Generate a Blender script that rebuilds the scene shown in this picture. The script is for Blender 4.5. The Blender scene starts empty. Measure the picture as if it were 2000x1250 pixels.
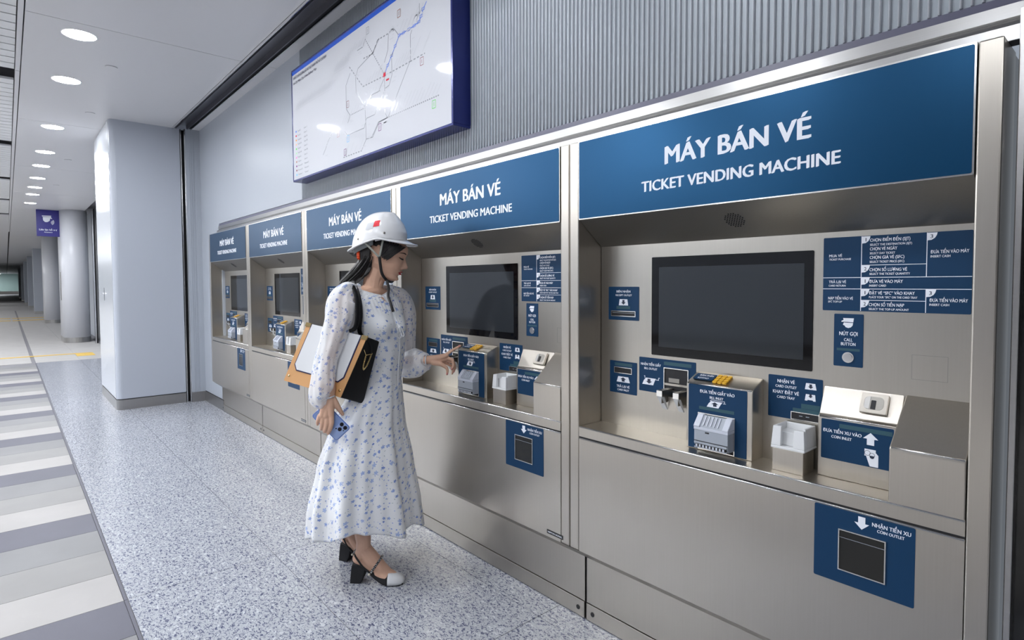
import bpy, bmesh, math, random
from mathutils import Vector, Matrix, Euler
random.seed(7)
PI = math.pi
scene = bpy.context.scene
COL = scene.collection

# ------------------------------------------------------------------ camera, world, exposure
cam_data = bpy.data.cameras.new('camera')
cam = bpy.data.objects.new('camera', cam_data)
COL.objects.link(cam)
F_PX = 1128.987
cam_data.sensor_fit = 'HORIZONTAL'
cam_data.sensor_width = 36.0
cam_data.lens = 36.0 * F_PX / 2000.0
cam_data.shift_x = -4.768 / 2000.0
cam_data.shift_y = -26.736 / 2000.0
cam_data.clip_start = 0.05
cam_data.clip_end = 300
_yaw, _pit, _rol = math.radians(-48.703), math.radians(2.267), math.radians(0.252)
_f = Vector((math.sin(_yaw) * math.cos(_pit), math.cos(_yaw) * math.cos(_pit), -math.sin(_pit)))
_r = Vector((math.cos(_yaw), -math.sin(_yaw), 0))
_d = _f.cross(_r)
_r2 = _r * math.cos(_rol) + _d * math.sin(_rol)
_d2 = -_r * math.sin(_rol) + _d * math.cos(_rol)
_m = Matrix((_r2, -_d2, -_f)).transposed().to_4x4()
cam.matrix_world = Matrix.Translation((0, 0, 1.42)) @ _m
scene.camera = cam

world = bpy.data.worlds.new('world')
scene.world = world
world.use_nodes = True
world.node_tree.nodes['Background'].inputs[0].default_value = (0.75, 0.85, 1.0, 1)
world.node_tree.nodes['Background'].inputs[1].default_value = 0.3

scene.view_settings.view_transform = 'Standard'
scene.view_settings.look = 'None'
scene.view_settings.exposure = 0.42
scene.view_settings.gamma = 1.0
scene.view_settings.use_curve_mapping = False

LAMP_STRENGTH = 125.0

# ------------------------------------------------------------------ materials
def new_mat(name):
    m = bpy.data.materials.new(name)
    m.use_nodes = True
    nt = m.node_tree
    return m, nt, nt.nodes['Principled BSDF']

def setp(b, **k):
    names = dict(color='Base Color', metal='Metallic', rough='Roughness', spec='Specular IOR Level', alpha='Alpha',
                 trans='Transmission Weight', coat='Coat Weight', coatr='Coat Roughness', sheen='Sheen Weight',
                 aniso='Anisotropic', sss='Subsurface Weight', emis='Emission Color', emiss='Emission Strength', ior='IOR')
    for a, v in k.items():
        s = b.inputs[names[a]]
        if a in ('color', 'emis'):
            v = (v[0], v[1], v[2], 1)
        s.default_value = v

def simple(name, color, rough=0.5, metal=0.0, **k):
    m, nt, b = new_mat(name)
    setp(b, color=color, rough=rough, metal=metal, **k)
    return m

def N(nt, t, **k):
    n = nt.nodes.new(t)
    for a, v in k.items():
        setattr(n, a, v)
    return n

def brushed(name, color, rough, aniso=0.6, vertical_blur=False, smear=0.06):
    m, nt, b = new_mat(name)
    setp(b, color=color, rough=rough, metal=1.0, aniso=aniso)
    geo = N(nt, 'ShaderNodeNewGeometry')
    tc = N(nt, 'ShaderNodeTexCoord')
    mp = N(nt, 'ShaderNodeMapping')
    nz = N(nt, 'ShaderNodeTexNoise')
    mp.inputs['Scale'].default_value = (2, 2, 90) if vertical_blur else (70, 70, 1.2)
    nz.inputs['Scale'].default_value = 3.0
    nz.inputs['Detail'].default_value = 3
    nt.links.new(tc.outputs['Object'], mp.inputs['Vector'])
    nt.links.new(mp.outputs[0], nz.inputs['Vector'])
    mr = N(nt, 'ShaderNodeMapRange')
    mr.inputs['To Min'].default_value = rough - smear * 0.5
    mr.inputs['To Max'].default_value = rough + smear * 0.5
    nt.links.new(nz.outputs[0], mr.inputs[0])
    n2 = N(nt, 'ShaderNodeTexNoise')
    n2.inputs['Scale'].default_value = 2.3
    n2.inputs['Detail'].default_value = 4
    nt.links.new(tc.outputs['Object'], n2.inputs['Vector'])
    ad = N(nt, 'ShaderNodeMath', operation='MULTIPLY_ADD')
    ad.inputs[1].default_value = smear
    nt.links.new(n2.outputs[0], ad.inputs[0])
    nt.links.new(mr.outputs[0], ad.inputs[2])
    nt.links.new(ad.outputs[0], b.inputs['Roughness'])
    # faint streaks and smudges in the colour of the metal itself
    mx = N(nt, 'ShaderNodeMix', data_type='RGBA')
    mx.inputs['A'].default_value = (color[0] * 0.9, color[1] * 0.9, color[2] * 0.88, 1)
    mx.inputs['B'].default_value = (min(1, color[0] * 1.06), min(1, color[1] * 1.06), min(1, color[2] * 1.07), 1)
    mu = N(nt, 'ShaderNodeMath', operation='ADD')
    nt.links.new(nz.outputs[0], mu.inputs[0])
    nt.links.new(n2.outputs[0], mu.inputs[1])
    mu2 = N(nt, 'ShaderNodeMath', operation='MULTIPLY')
    mu2.inputs[1].default_value = 0.5
    nt.links.new(mu.outputs[0], mu2.inputs[0])
    nt.links.new(mu2.outputs[0], mx.inputs['Factor'])
    nt.links.new(mx.outputs['Result'], b.inputs['Base Color'])
    if vertical_blur:
        cv = N(nt, 'ShaderNodeCombineXYZ')
        cv.inputs[2].default_value = 1
        nt.links.new(cv.outputs[0], b.inputs['Tangent'])
    else:
        cr = N(nt, 'ShaderNodeVectorMath', operation='CROSS_PRODUCT')
        cr.inputs[1].default_value = (0.001, 0.002, 1)
        nt.links.new(geo.outputs['Normal'], cr.inputs[0])
        nt.links.new(cr.outputs[0], b.inputs['Tangent'])
    return m

M = {}
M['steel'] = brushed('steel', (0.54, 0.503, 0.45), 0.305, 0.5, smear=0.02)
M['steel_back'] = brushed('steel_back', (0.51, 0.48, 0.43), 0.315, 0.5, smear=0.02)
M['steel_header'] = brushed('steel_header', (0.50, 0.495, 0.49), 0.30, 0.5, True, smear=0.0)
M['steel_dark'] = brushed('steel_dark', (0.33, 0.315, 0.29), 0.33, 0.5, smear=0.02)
M['steel_edge'] = simple('steel_edge', (0.80, 0.79, 0.77), 0.2, 1.0)
M['steel_base'] = brushed('steel_base', (0.42, 0.41, 0.40), 0.33, 0.4, smear=0.02)
M['chrome'] = simple('chrome', (0.75, 0.75, 0.76), 0.12, 1.0)
M['gap'] = simple('gap', (0.01, 0.01, 0.012), 0.6)
M['blue'] = simple('blue_enamel', (0.003, 0.050, 0.122), 0.30, 0.65, spec=0.4)
M['blue_label'] = simple('blue_label', (0.003, 0.034, 0.092), 0.5, spec=0.25)
M['blue_patch'] = simple('blue_patch', (0.02, 0.075, 0.10), 0.5)
M['white_ink'] = simple('white_ink', (0.80, 0.83, 0.90), 0.45)
M['black_ink'] = simple('black_ink', (0.01, 0.02, 0.05), 0.5)
M['trim_dark'] = simple('trim_dark', (0.10, 0.10, 0.15), 0.4)
M['black_glass'] = simple('black_glass', (0.003, 0.003, 0.004), 0.04, spec=0.28)
M['lcd'] = simple('lcd', (0.024, 0.028, 0.033), 0.08, spec=0.35)
M['dark_glass'] = simple('dark_glass', (0.015, 0.015, 0.014), 0.08, spec=0.5)
M['black'] = simple('black', (0.012, 0.012, 0.013), 0.45)
M['white_plastic'] = simple('white_plastic', (0.72, 0.73, 0.74), 0.35)
M['grey_plastic'] = simple('grey_plastic', (0.34, 0.37, 0.42), 0.38)
M['grey_plastic_light'] = simple('grey_plastic_light', (0.55, 0.58, 0.66), 0.32)
M['yellow_key'] = simple('yellow_key', (0.75, 0.42, 0.03), 0.4)
M['wall'] = simple('wall_panel', (0.40, 0.43, 0.48), 0.36, spec=0.5)
M['rib'] = simple('wall_rib', (0.66, 0.69, 0.74), 0.30, 0.1, spec=0.6)
M['rib_base'] = simple('wall_rib_base', (0.33, 0.37, 0.41), 0.4, 0.1)
M['pillar'] = simple('pillar_enamel', (0.44, 0.47, 0.53), 0.33, spec=0.5)
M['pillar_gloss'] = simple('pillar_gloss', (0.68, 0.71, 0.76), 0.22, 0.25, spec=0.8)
M['column'] = simple('column_enamel', (0.60, 0.61, 0.65), 0.35)
M['ceiling'] = simple('ceiling_white', (0.60, 0.60, 0.62), 0.38, spec=0.4)
M['ceil_dark'] = simple('gap_and_unlit_end', (0.26, 0.26, 0.29), 0.7)
M['slat'] = simple('ceiling_slat', (0.66, 0.67, 0.68), 0.5)
M['track'] = simple('door_track', (0.09, 0.09, 0.11), 0.35, 0.4)
M['lamp'] = None
m, nt, b = new_mat('lamp_glow')
setp(b, color=(1, 1, 1), emis=(0.93, 0.96, 1.0), emiss=LAMP_STRENGTH)
M['lamp'] = m
M['lamp_rim'] = simple('lamp_rim', (0.8, 0.8, 0.82), 0.3)
M['navy_frame'] = simple('navy_frame', (0.012, 0.022, 0.16), 0.25, 0.3, spec=0.6)
M['map_face'] = None
m, nt, b = new_mat('map_face')
setp(b, color=(0.62, 0.63, 0.67), rough=0.04, spec=0.5)
M['map_face'] = m
M['map_blue'] = simple('map_blue', (0.0, 0.09, 0.62), 0.15)
M['map_grey'] = simple('map_grey', (0.30, 0.31, 0.34), 0.15)
M['map_pale'] = simple('map_pale', (0.58, 0.59, 0.63), 0.15)
M['map_line_blue'] = simple('map_line_blue', (0.10, 0.22, 0.75), 0.15)
M['map_red'] = simple('map_red', (0.62, 0.02, 0.05), 0.15)
M['map_text'] = simple('map_text', (0.12, 0.12, 0.16), 0.2)
for nm, c in dict(orange=(0.9, 0.35, 0.05), peach=(0.9, 0.5, 0.3), green=(0.15, 0.7, 0.1), pale_green=(0.4, 0.75, 0.4), pink=(0.85, 0.2, 0.55),
                  brown=(0.35, 0.12, 0.05), purple=(0.2, 0.02, 0.2), maroon=(0.25, 0.05, 0.06), cyan=(0.15, 0.5, 0.85)).items():
    M['k_' + nm] = simple('key_' + nm, c, 0.2)
M['banner'] = simple('banner_blue', (0.022, 0.018, 0.20), 0.4)
M['yellow_tactile'] = simple('yellow_tactile', (0.75, 0.50, 0.10), 0.6)
M['green_far'] = simple('far_green', (0.30, 0.42, 0.38), 0.6)

# granite with flakes
def granite_mat(name, base, flake, amount, scale=95.0):
    m, nt, b = new_mat(name)
    setp(b, rough=0.22, spec=0.5)
    tc = N(nt, 'ShaderNodeTexCoord')
    mp = N(nt, 'ShaderNodeMapping')
    mp.inputs['Rotation'].default_value = (0, 0, 0.5)
    mp.inputs['Scale'].default_value = (1.0, 1.7, 1.0)
    nt.links.new(tc.outputs['Generated'], mp.inputs['Vector'])
    geo = N(nt, 'ShaderNodeNewGeometry')
    nt.links.new(geo.outputs['Position'], mp.inputs['Vector'])
    n1 = N(nt, 'ShaderNodeTexNoise')
    n1.inputs['Scale'].default_value = scale
    n1.inputs['Detail'].default_value = 2.5
    n1.inputs['Roughness'].default_value = 0.6
    n1.inputs['Distortion'].default_value = 1.2
    nt.links.new(mp.outputs[0], n1.inputs['Vector'])
    r1 = N(nt, 'ShaderNodeValToRGB')
    r1.color_ramp.elements[0].position = amount
    r1.color_ramp.elements[0].color = (flake[0], flake[1], flake[2], 1)
    r1.color_ramp.elements[1].position = amount + 0.075
    r1.color_ramp.elements[1].color = (base[0], base[1], base[2], 1)
    nt.links.new(n1.outputs[0], r1.inputs[0])
    n2 = N(nt, 'ShaderNodeTexNoise')
    n2.inputs['Scale'].default_value = scale * 0.75
    n2.inputs['Detail'].default_value = 2
    n2.inputs['Distortion'].default_value = 0.8
    ad = N(nt, 'ShaderNodeVectorMath', operation='ADD')
    ad.inputs[1].default_value = (13.1, 4.2, 7.7)
    nt.links.new(mp.outputs[0], ad.inputs[0])
    nt.links.new(ad.outputs[0], n2.inputs['Vector'])
    r2 = N(nt, 'ShaderNodeValToRGB')
    r2.color_ramp.elements[0].position = 0.60
    r2.color_ramp.elements[0].color = (0, 0, 0, 1)
    r2.color_ramp.elements[1].position = 0.66
    r2.color_ramp.elements[1].color = (1, 1, 1, 1)
    nt.links.new(n2.outputs[0], r2.inputs[0])
    mx = N(nt, 'ShaderNodeMix', data_type='RGBA')
    mx.inputs['B'].default_value = (0.56, 0.58, 0.61, 1)
    nt.links.new(r1.outputs[0], mx.inputs['A'])
    nt.links.new(r2.outputs[0], mx.inputs['Factor'])
    nt.links.new(mx.outputs['Result'], b.inputs['Base Color'])
    return m
M['granite'] = granite_mat('granite', (0.42, 0.435, 0.47), (0.080, 0.090, 0.155), 0.41, 64.0)

def stone_mat(name, color):
    m, nt, b = new_mat(name)
    setp(b, rough=0.5, spec=0.3)
    geo = N(nt, 'ShaderNodeNewGeometry')
    n1 = N(nt, 'ShaderNodeTexNoise')
    n1.inputs['Scale'].default_value = 3.5
    n1.inputs['Detail'].default_value = 9
    nt.links.new(geo.outputs['Position'], n1.inputs['Vector'])
    mx = N(nt, 'ShaderNodeMix', data_type='RGBA')
    mx.inputs['A'].default_value = tuple(c * 0.86 for c in color) + (1,)
    mx.inputs['B'].default_value = tuple(min(1, c * 1.12) for c in color) + (1,)
    nt.links.new(n1.outputs[0], mx.inputs['Factor'])
    nt.links.new(mx.outputs['Result'], b.inputs['Base Color'])
    return m
M['stone_dark'] = stone_mat('stone_dark', (0.135, 0.135, 0.165))
M['stone_white'] = stone_mat('stone_white', (0.41, 0.395, 0.385))
M['stone_grey'] = stone_mat('stone_grey', (0.29, 0.285, 0.28))
M['stone_mid'] = stone_mat('stone_mid', (0.245, 0.245, 0.25))
M['stone_offwhite'] = stone_mat('stone_offwhite', (0.50, 0.485, 0.47))
M['grout'] = simple('grout', (0.24, 0.235, 0.25), 0.6)

# ------------------------------------------------------------------ mesh helpers
class MB:
    """collects polygons and links them as one mesh object"""
    def __init__(s):
        s.v = []; s.f = []; s.m = []; s.mats = []; s.sm = []
    def mi(s, mat):
        if mat not in s.mats:
            s.mats.append(mat)
        return s.mats.index(mat)
    def add(s, verts, faces, mat, smooth=False, mtx=None):
        o = len(s.v)
        if mtx is not None:
            verts = [tuple(mtx @ Vector(p)) for p in verts]
        s.v += [tuple(p) for p in verts]
        k = s.mi(mat)
        for f in faces:
            s.f.append(tuple(i + o for i in f)); s.m.append(k); s.sm.append(smooth)
        return s
    def box(s, x0, x1, y0, y1, z0, z1, mat, bev=0.0, mtx=None):
        if bev > 0:
            bm = bmesh.new()
            bmesh.ops.create_cube(bm, size=1)
            for v in bm.verts:
                v.co = Vector(((x0 + x1) / 2 + v.co.x * (x1 - x0), (y0 + y1) / 2 + v.co.y * (y1 - y0), (z0 + z1) / 2 + v.co.z * (z1 - z0)))
            bmesh.ops.bevel(bm, geom=bm.edges[:], offset=bev, segments=2, profile=0.5, affect='EDGES')
            s.bm(bm, mat, mtx=mtx)
            return s
        v = [(x0, y0, z0), (x1, y0, z0), (x1, y1, z0), (x0, y1, z0), (x0, y0, z1), (x1, y0, z1), (x1, y1, z1), (x0, y1, z1)]
        f = [(0, 3, 2, 1), (4, 5, 6, 7), (0, 1, 5, 4), (1, 2, 6, 5), (2, 3, 7, 6), (3, 0, 4, 7)]
        return s.add(v, f, mat, mtx=mtx)
    def bm(s, bm, mat, smooth=False, mtx=None):
        bm.verts.index_update()
        v = [tuple(x.co) for x in bm.verts]
        f = [tuple(y.index for y in x.verts) for x in bm.faces]
        bm.free()
        return s.add(v, f, mat, smooth, mtx)
    def prism(s, poly, axis, a, b, mat, bev=0.0, mtx=None):
        """poly: list of 2-D points in the two other axes (in order x,y,z with axis left out)"""
        def P(p, t):
            q = list(p); q.insert('xyz'.index(axis), t); return Vector(q)
        bm = bmesh.new()
        va = [bm.verts.new(P(p, a)) for p in poly]
        vb = [bm.verts.new(P(p, b)) for p in poly]
        n = len(poly)
        bm.faces.new(va); bm.faces.new(vb[::-1])
        for i in range(n):
            bm.faces.new((va[i], vb[i], vb[(i + 1) % n], va[(i + 1) % n]))
        bmesh.ops.recalc_face_normals(bm, faces=bm.faces[:])
        if bev > 0:
            bmesh.ops.bevel(bm, geom=bm.edges[:], offset=bev, segments=3, profile=0.5, affect='EDGES')
        return s.bm(bm, mat, mtx=mtx)
    def tube(s, pts, r, mat, n=8, caps=True, flat=1.0, up=None):
        """tube along pts; r number or list; flat: thickness ratio along the second axis"""
        pts = [Vector(p) for p in pts]
        k = len(pts)
        rr = r if isinstance(r, (list, tuple)) else [r] * k
        vs = []; prev = None
        for i, p in enumerate(pts):
            t = (pts[min(i + 1, k - 1)] - pts[max(i - 1, 0)]).normalized()
            if prev is None:
                u = Vector(up) if up is not None else (Vector((0, 0, 1)) if abs(t.z) < 0.9 else Vector((1, 0, 0)))
            else:
                u = prev
            u = (u - t * u.dot(t)).normalized()
            prev = u
            w = t.cross(u)
            for j in range(n):
                a = 2 * PI * j / n
                vs.append(p + u * math.cos(a) * rr[i] + w * math.sin(a) * rr[i] * flat)
        fs = []
        for i in range(k - 1):
            for j in range(n):
                fs.append((i * n + j, i * n + (j + 1) % n, (i + 1) * n + (j + 1) % n, (i + 1) * n + j))
        if caps:
            fs.append(tuple(range(n))[::-1]); fs.append(tuple((k - 1) * n + j for j in range(n)))
        return s.add(vs, fs, mat, True)
    def disc(s, c, r, axis, depth, mat, n=24, smooth=False):
        """short cylinder starting at c, going depth along axis"""
        c = Vector(c); ax = Vector(axis).normalized()
        u = ax.orthogonal().normalized(); w = ax.cross(u)
        v = []
        for t in (0, depth):
            for j in range(n):
                a = 2 * PI * j / n
                v.append(c + ax * t + u * math.cos(a) * r + w * math.sin(a) * r)
        f = [tuple(range(n))[::-1], tuple(range(n, 2 * n))]
        for j in range(n):
            f.append((j, (j + 1) % n, n + (j + 1) % n, n + j))
        return s.add(v, f, mat, smooth)
    def build(s, name, parent=None, loc=None):
        me = bpy.data.meshes.new(name)
        me.from_pydata(s.v, [], s.f)
        for mt in s.mats:
            me.materials.append(M[mt] if isinstance(mt, str) else mt)
        me.polygons.foreach_set('material_index', s.m)
        me.polygons.foreach_set('use_smooth', s.sm)
        me.update()
        o = bpy.data.objects.new(name, me)
        COL.objects.link(o)
        if parent is not None:
            o.parent = parent
        if loc is not None:
            o.location = loc
        return o

def tag(o, label=None, cat=None, group=None, kind=None):
    if label: o['label'] = label
    if cat: o['category'] = cat
    if group: o['group'] = group
    if kind: o['kind'] = kind
    return o

def thing(name, label, cat, loc=(0, 0, 0), rz=0.0, group=None):
    o = bpy.data.objects.new(name, None)
    o.empty_display_size = 0.1
    COL.objects.link(o)
    o.location = loc
    o.rotation_euler = (0, 0, rz)
    return tag(o, label, cat, group)

CH = {}
def child(o, p):
    o.parent = p
    return o

def copy_tree(o, parent=None):
    c = o.copy()
    COL.objects.link(c)
    if parent is not None:
        c.parent = parent
    for ch in list(o.children):
        copy_tree(ch, c)
    return c

# ------------------------------------------------------------------ lettering
_glyph = {}
def text_shape(s, weight=0.018):
    key = (s, weight)
    if key in _glyph:
        return _glyph[key]
    cu = bpy.data.curves.new('t', 'FONT')
    cu.body = s
    cu.size = 1.0
    cu.resolution_u = 3
    cu.offset = weight
    cu.fill_mode = 'FRONT'
    ob = bpy.data.objects.new('t', cu)
    COL.objects.link(ob)
    dg = bpy.context.evaluated_depsgraph_get()
    me = bpy.data.meshes.new_from_object(ob.evaluated_get(dg))
    v = [(p.co.x, p.co.y) for p in me.vertices]
    f = [tuple(p.vertices) for p in me.polygons]
    bpy.data.objects.remove(ob)
    bpy.data.meshes.remove(me)
    bpy.data.curves.remove(cu)
    _glyph[key] = (v, f)
    return v, f

CAPH = None
def text_to(mb, s, x0, x1, zb, cap, y, mat='white_ink', weight=0.026, frame=None):
    """letters between x0 and x1, baseline zb, capital height cap, on plane y (facing -y)"""
    global CAPH
    if CAPH is None:
        v, f = text_shape('H', 0.0)
        CAPH = max(p[1] for p in v)
    v, f = text_shape(s, 0.0)
    if not v:
        return
    a = min(p[0] for p in v); b = max(p[0] for p in v)
    sz = (cap) / (CAPH + weight)
    sx = (x1 - x0) / (b - a + 2 * weight)
    for k, (dx, dz) in enumerate(((0, 0), (weight, weight * 0.35), (2 * weight, weight * 0.7))):
        vs = [(x0 + (p[0] - a + dx) * sx, y - 0.00001 * k, zb + (p[1] + dz) * sz) for p in v]
        mb.add(vs, f, mat, mtx=frame)

def poly_to(mb, pts, y, mat='white_ink', frame=None):
    mb.add([(p[0], y, p[1]) for p in pts], [tuple(range(len(pts)))], mat, mtx=frame)

def arrow_pts(cx, z0, z1, w, up=True):
    h = z1 - z0
    p = [(-w * 0.24, 0), (w * 0.24, 0), (w * 0.24, h * 0.5), (w * 0.5, h * 0.5), (0, h), (-w * 0.5, h * 0.5), (-w * 0.24, h * 0.5)]
    if up:
        return [(cx + a, z0 + b) for a, b in p]
    return [(cx - a, z1 - b) for a, b in p]

def rounded(x0, x1, z0, z1, r, n=4):
    out = []
    for cx, cz, a0 in ((x1 - r, z1 - r, 0), (x0 + r, z1 - r, 90), (x0 + r, z0 + r, 180), (x1 - r, z0 + r, 270)):
        for i in range(n + 1):
            a = math.radians(a0 + 90 * i / n)
            out.append((cx + r * math.cos(a), cz + r * math.sin(a)))
    return out

def plate(mb, x0, x1, z0, z1, yback, t, mat, r=0.003, frame=None):
    """thin plate with rounded corners, standing proud (towards -y) of yback by t"""
    mb.prism(rounded(x0, x1, z0, z1, r), 'y', yback - t, yback, mat, mtx=frame)
    return mb

def ring(mb, x0, x1, z0, z1, w, yback, t, mat, frame=None):
    """rectangular frame"""
    mb.box(x0, x1, yback - t, yback, z1 - w, z1, mat, mtx=frame)
    mb.box(x0, x1, yback - t, yback, z0, z0 + w, mat, mtx=frame)
    mb.box(x0, x0 + w, yback - t, yback, z0 + w, z1 - w, mat, mtx=frame)
    mb.box(x1 - w, x1, yback - t, yback, z0 + w, z1 - w, mat, mtx=frame)
    return mb
# ------------------------------------------------------------------ floor
ZC = 3.274
fl = MB().box(-125, 6, -7.7, 1.90, -0.05, -0.006, 'grout').build('floor')
tag(fl, kind='structure')
def pieces(parent, name, size, mat, locs, bev=0.0):
    """one shared mesh, many placed pieces"""
    a, b_, c = size
    src = MB().box(0, a, 0, b_, 0, c, mat, bev=bev)
    first = src.build(name, parent)
    first.location = locs[0]
    for l in locs[1:]:
        o = first.copy(); COL.objects.link(o); o.location = l; o.parent = parent
    return first
JT = 0.003
xs = [-3.08 + 1.332 * i for i in range(-8, 4)]
for y0, y1 in ((0.372, 1.020), (1.020, 1.665), (1.665, 1.802)):
    pieces(fl, 'granite_tile', (1.332 - JT, y1 - y0 - JT, 0.0055), 'granite', [(x, y0 + JT / 2, -0.0055) for x in xs])
# grey edging line between the granite and the striped paving
pieces(fl, 'edging_strip', (1.332 - JT, 0.012, 0.005), 'stone_dark', [(x, 0.358, -0.0052) for x in xs])
# striped paving
P4 = ['stone_dark', 'stone_white', 'stone_grey', 'stone_mid']
groups = {k: [] for k in P4}
i = 0
x = -2.745
for i in range(-17, 12):
    x1 = -2.745 - 0.333 * i
    if x1 - 0.333 < -13.2:
        pass
    k = P4[i % 4]
    # strip i runs from x1-0.333 to x1
    if x1 > -13.1:
        groups[k].append((x1 - 0.333 + JT / 2, -1.14 + JT / 2, -0.0055))
for i in range(12, 32):
    x1 = -2.745 - 0.333 * i
    if x1 > -13.1:
        groups[P4[i % 4]].append((x1 - 0.333 + JT / 2, -1.14 + JT / 2, -0.0055))
for k, locs in groups.items():
    pieces(fl, 'stone_strip', (0.333 - JT, 1.497 - JT, 0.0055), k, locs)
# plain stone further away and on the far side of the hall
pale = []
for ix in range(0, 22):
    for y0 in (-1.14, -0.385, 0.372, 1.02):
        pale.append((-13.40 - 1.332 * (ix + 1) - 0.35, y0, -0.0055))
pieces(fl, 'pale_tile', (1.332 - JT, 0.648 - JT, 0.0055), 'stone_offwhite', [(a, b_ + (0.0 if b_ > 0.3 else 0.05), c) for a, b_, c in pale])
far = MB()
far.box(-120, -43.1, -1.14, 1.80, -0.006, -0.0005, 'stone_offwhite')
far.box(-120, 6, -7.65, -1.145, -0.006, -0.0005, 'stone_offwhite')
tag(far.build('pale_paving', fl), kind='stuff')
# yellow tactile strips: rows of studded tiles
tl = []
for y0 in [-1.1 + 0.3 * k for k in range(0, 8)]:
    tl.append((-15.08, y0, 0.0))
pieces(fl, 'tactile_tile', (0.13, 0.296, 0.006), 'yellow_tactile', tl)
tl = [(-15.05 + 0.3 * a, 1.03 + 0.15 * b_, 0.0) for a in range(2) for b_ in range(2)]
pieces(fl, 'tactile_tile', (0.296, 0.147, 0.006), 'yellow_tactile', tl)
pieces(fl, 'tactile_tile', (0.5, 1.2, 0.006), 'yellow_tactile', [(-31.2, -1.1, 0), (-31.2, 0.15, 0), (-33.4, -1.1, 0), (-33.4, 0.15, 0)])

# ------------------------------------------------------------------ ceiling
ce = MB().box(-125, 6, -7.7, 2.0, ZC + 0.16, ZC + 0.22, 'ceil_dark').build('ceiling')
tag(ce, kind='structure')
xs = [-5.16 + 3.33 * i for i in range(-7, 3)]
pieces(ce, 'ceiling_panel', (3.33 - 0.006, 1.372, 0.03), 'ceiling', [(x + 0.003, 0.150, ZC) for x in xs])
pieces(ce, 'ceiling_strip', (2.66 - 0.006, 0.098, 0.03), 'ceiling', [(-7.79 + 2.66 * i, 1.712, ZC) for i in range(0, 3)])
m1 = MB().box(-120, -28.5, 0.15, 1.80, ZC, ZC + 0.03, 'ceiling')
tag(m1.build('far_ceiling', ce), kind='stuff')
# rail beside the slatted panels
pieces(ce, 'ceiling_rail', (3.31, 0.030, 0.05), 'ceiling', [(-9.935 + 3.32 * i, 0.112, ZC - 0.004) for i in range(-5, 4)])
# slats
sl = []
for p in range(-3, 3):
    xb = -9.93 + 3.31 * p + 0.01
    for k in range(18):
        sl.append((xb + 0.165 * k, -1.35, ZC + 0.004))
pieces(ce, 'slat', (0.147, 1.455, 0.02), 'slat', sl)
m1 = MB()
for p in range(-4, 2):  # panels stop short on the right, where the dark slab stands for unlit hall
    xb = -9.93 + 3.31 * p
    m1.box(xb - 0.0, xb + 2.98, -7.6, -1.40, ZC, ZC + 0.03, 'ceiling')
m1.box(-120, -20.3, -7.6, 0.11, ZC, ZC + 0.03, 'ceiling')
tag(m1.build('hall_ceiling', ce), kind='stuff')
# the dark shutter track between ceiling and wall
tr = MB()
tr.box(-7.84, 3, 1.524, 1.530, ZC - 0.02, ZC + 0.15, 'chrome')
tr.box(-7.84, 3, 1.530, 1.560, ZC + 0.02, ZC + 0.03, 'track')
tr.box(-7.84, 3, 1.560, 1.568, ZC - 0.006, ZC + 0.12, 'track')
tr.box(-7.84, 3, 1.568, 1.672, ZC + 0.045, ZC + 0.055, 'track')
tr.box(-7.84, 3, 1.672, 1.680, ZC - 0.006, ZC + 0.12, 'track')
tr.box(-7.84, 3, 1.704, 1.710, ZC - 0.012, ZC + 0.12, 'chrome')
tr.box(-7.84, 3, 1.680, 1.704, ZC + 0.02, ZC + 0.03, 'gap')
tag(tr.build('trim_1'), kind='structure')

# ------------------------------------------------------------------ walls
wb = MB()
wb.box(-7.80, 0.8, 1.812, 1.90, 2.07, ZC + 0.15, 'wall')
wb.box(-7.80, -6.985, 1.812, 1.90, 0, 2.07, 'wall')
wb = wb.build('wall_back'); tag(wb, kind='structure')
wp = MB().box(-7.797, -4.625, 1.803, 1.812, 2.10, ZC + 0.04, 'wall')
wp.box(-7.797, -7.03, 1.803, 1.812, 0.125, 2.10, 'wall')
wp.build('wall_panel', wb)
rb = MB().box(-4.620, 0.5, 1.806, 1.812, 2.092, ZC + 0.04, 'rib_base')
rb.build('backing_panel', wb)
# vertical ribs
rp = []
for k in range(11):
    a = PI * k / 10
    rp.append((0.0036 * math.cos(a), -0.0075 * math.sin(a)))
rs = MB()
rs.prism(rp, 'z', 2.096, ZC + 0.03, 'rib')
r0 = rs.build('rib', wb)
for p in r0.data.polygons:
    p.use_smooth = abs(p.normal.z) < 0.5
r0.location = (-4.606, 1.806, 0)
for k in range(1, 230):
    o = r0.copy(); COL.objects.link(o); o.parent = wb; o.location = (-4.606 + 0.0222 * k, 1.806, 0)
tm = MB().prism([(1.79, 2.062), (1.812, 2.062), (1.812, 2.096), (1.795, 2.092)], 'x', -7.0, 0.5, 'trim_dark')
tag(tm.build('trim_2'), kind='structure')

# base board along the wall left of the machines and on the return
bb = MB().box(-7.79, -7.0, 1.795, 1.803, 0, 0.118, 'steel_base')
bb.box(-7.79, -7.0, 1.7985, 1.803, 0.118, 0.125, 'gap')
tag(bb.build('baseboard_back'), kind='structure')
rt = MB()
rt.box(-7.90, -7.802, 1.655, 1.90, 0.118, ZC, 'wall')
for yy in (1.680, 1.700, 1.722):
    rt.box(-7.802, -7.7985, yy, yy + 0.010, 0.12, ZC, 'wall')
rt.box(-7.802, -7.796, 1.748, 1.803, 0.12, ZC, 'wall')
tag(rt.build('wall_left'), kind='structure')
bb = MB().box(-7.90, -7.795, 1.655, 1.795, 0, 0.118, 'steel_base')
tag(bb.build('baseboard_left'), kind='structure')
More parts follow.
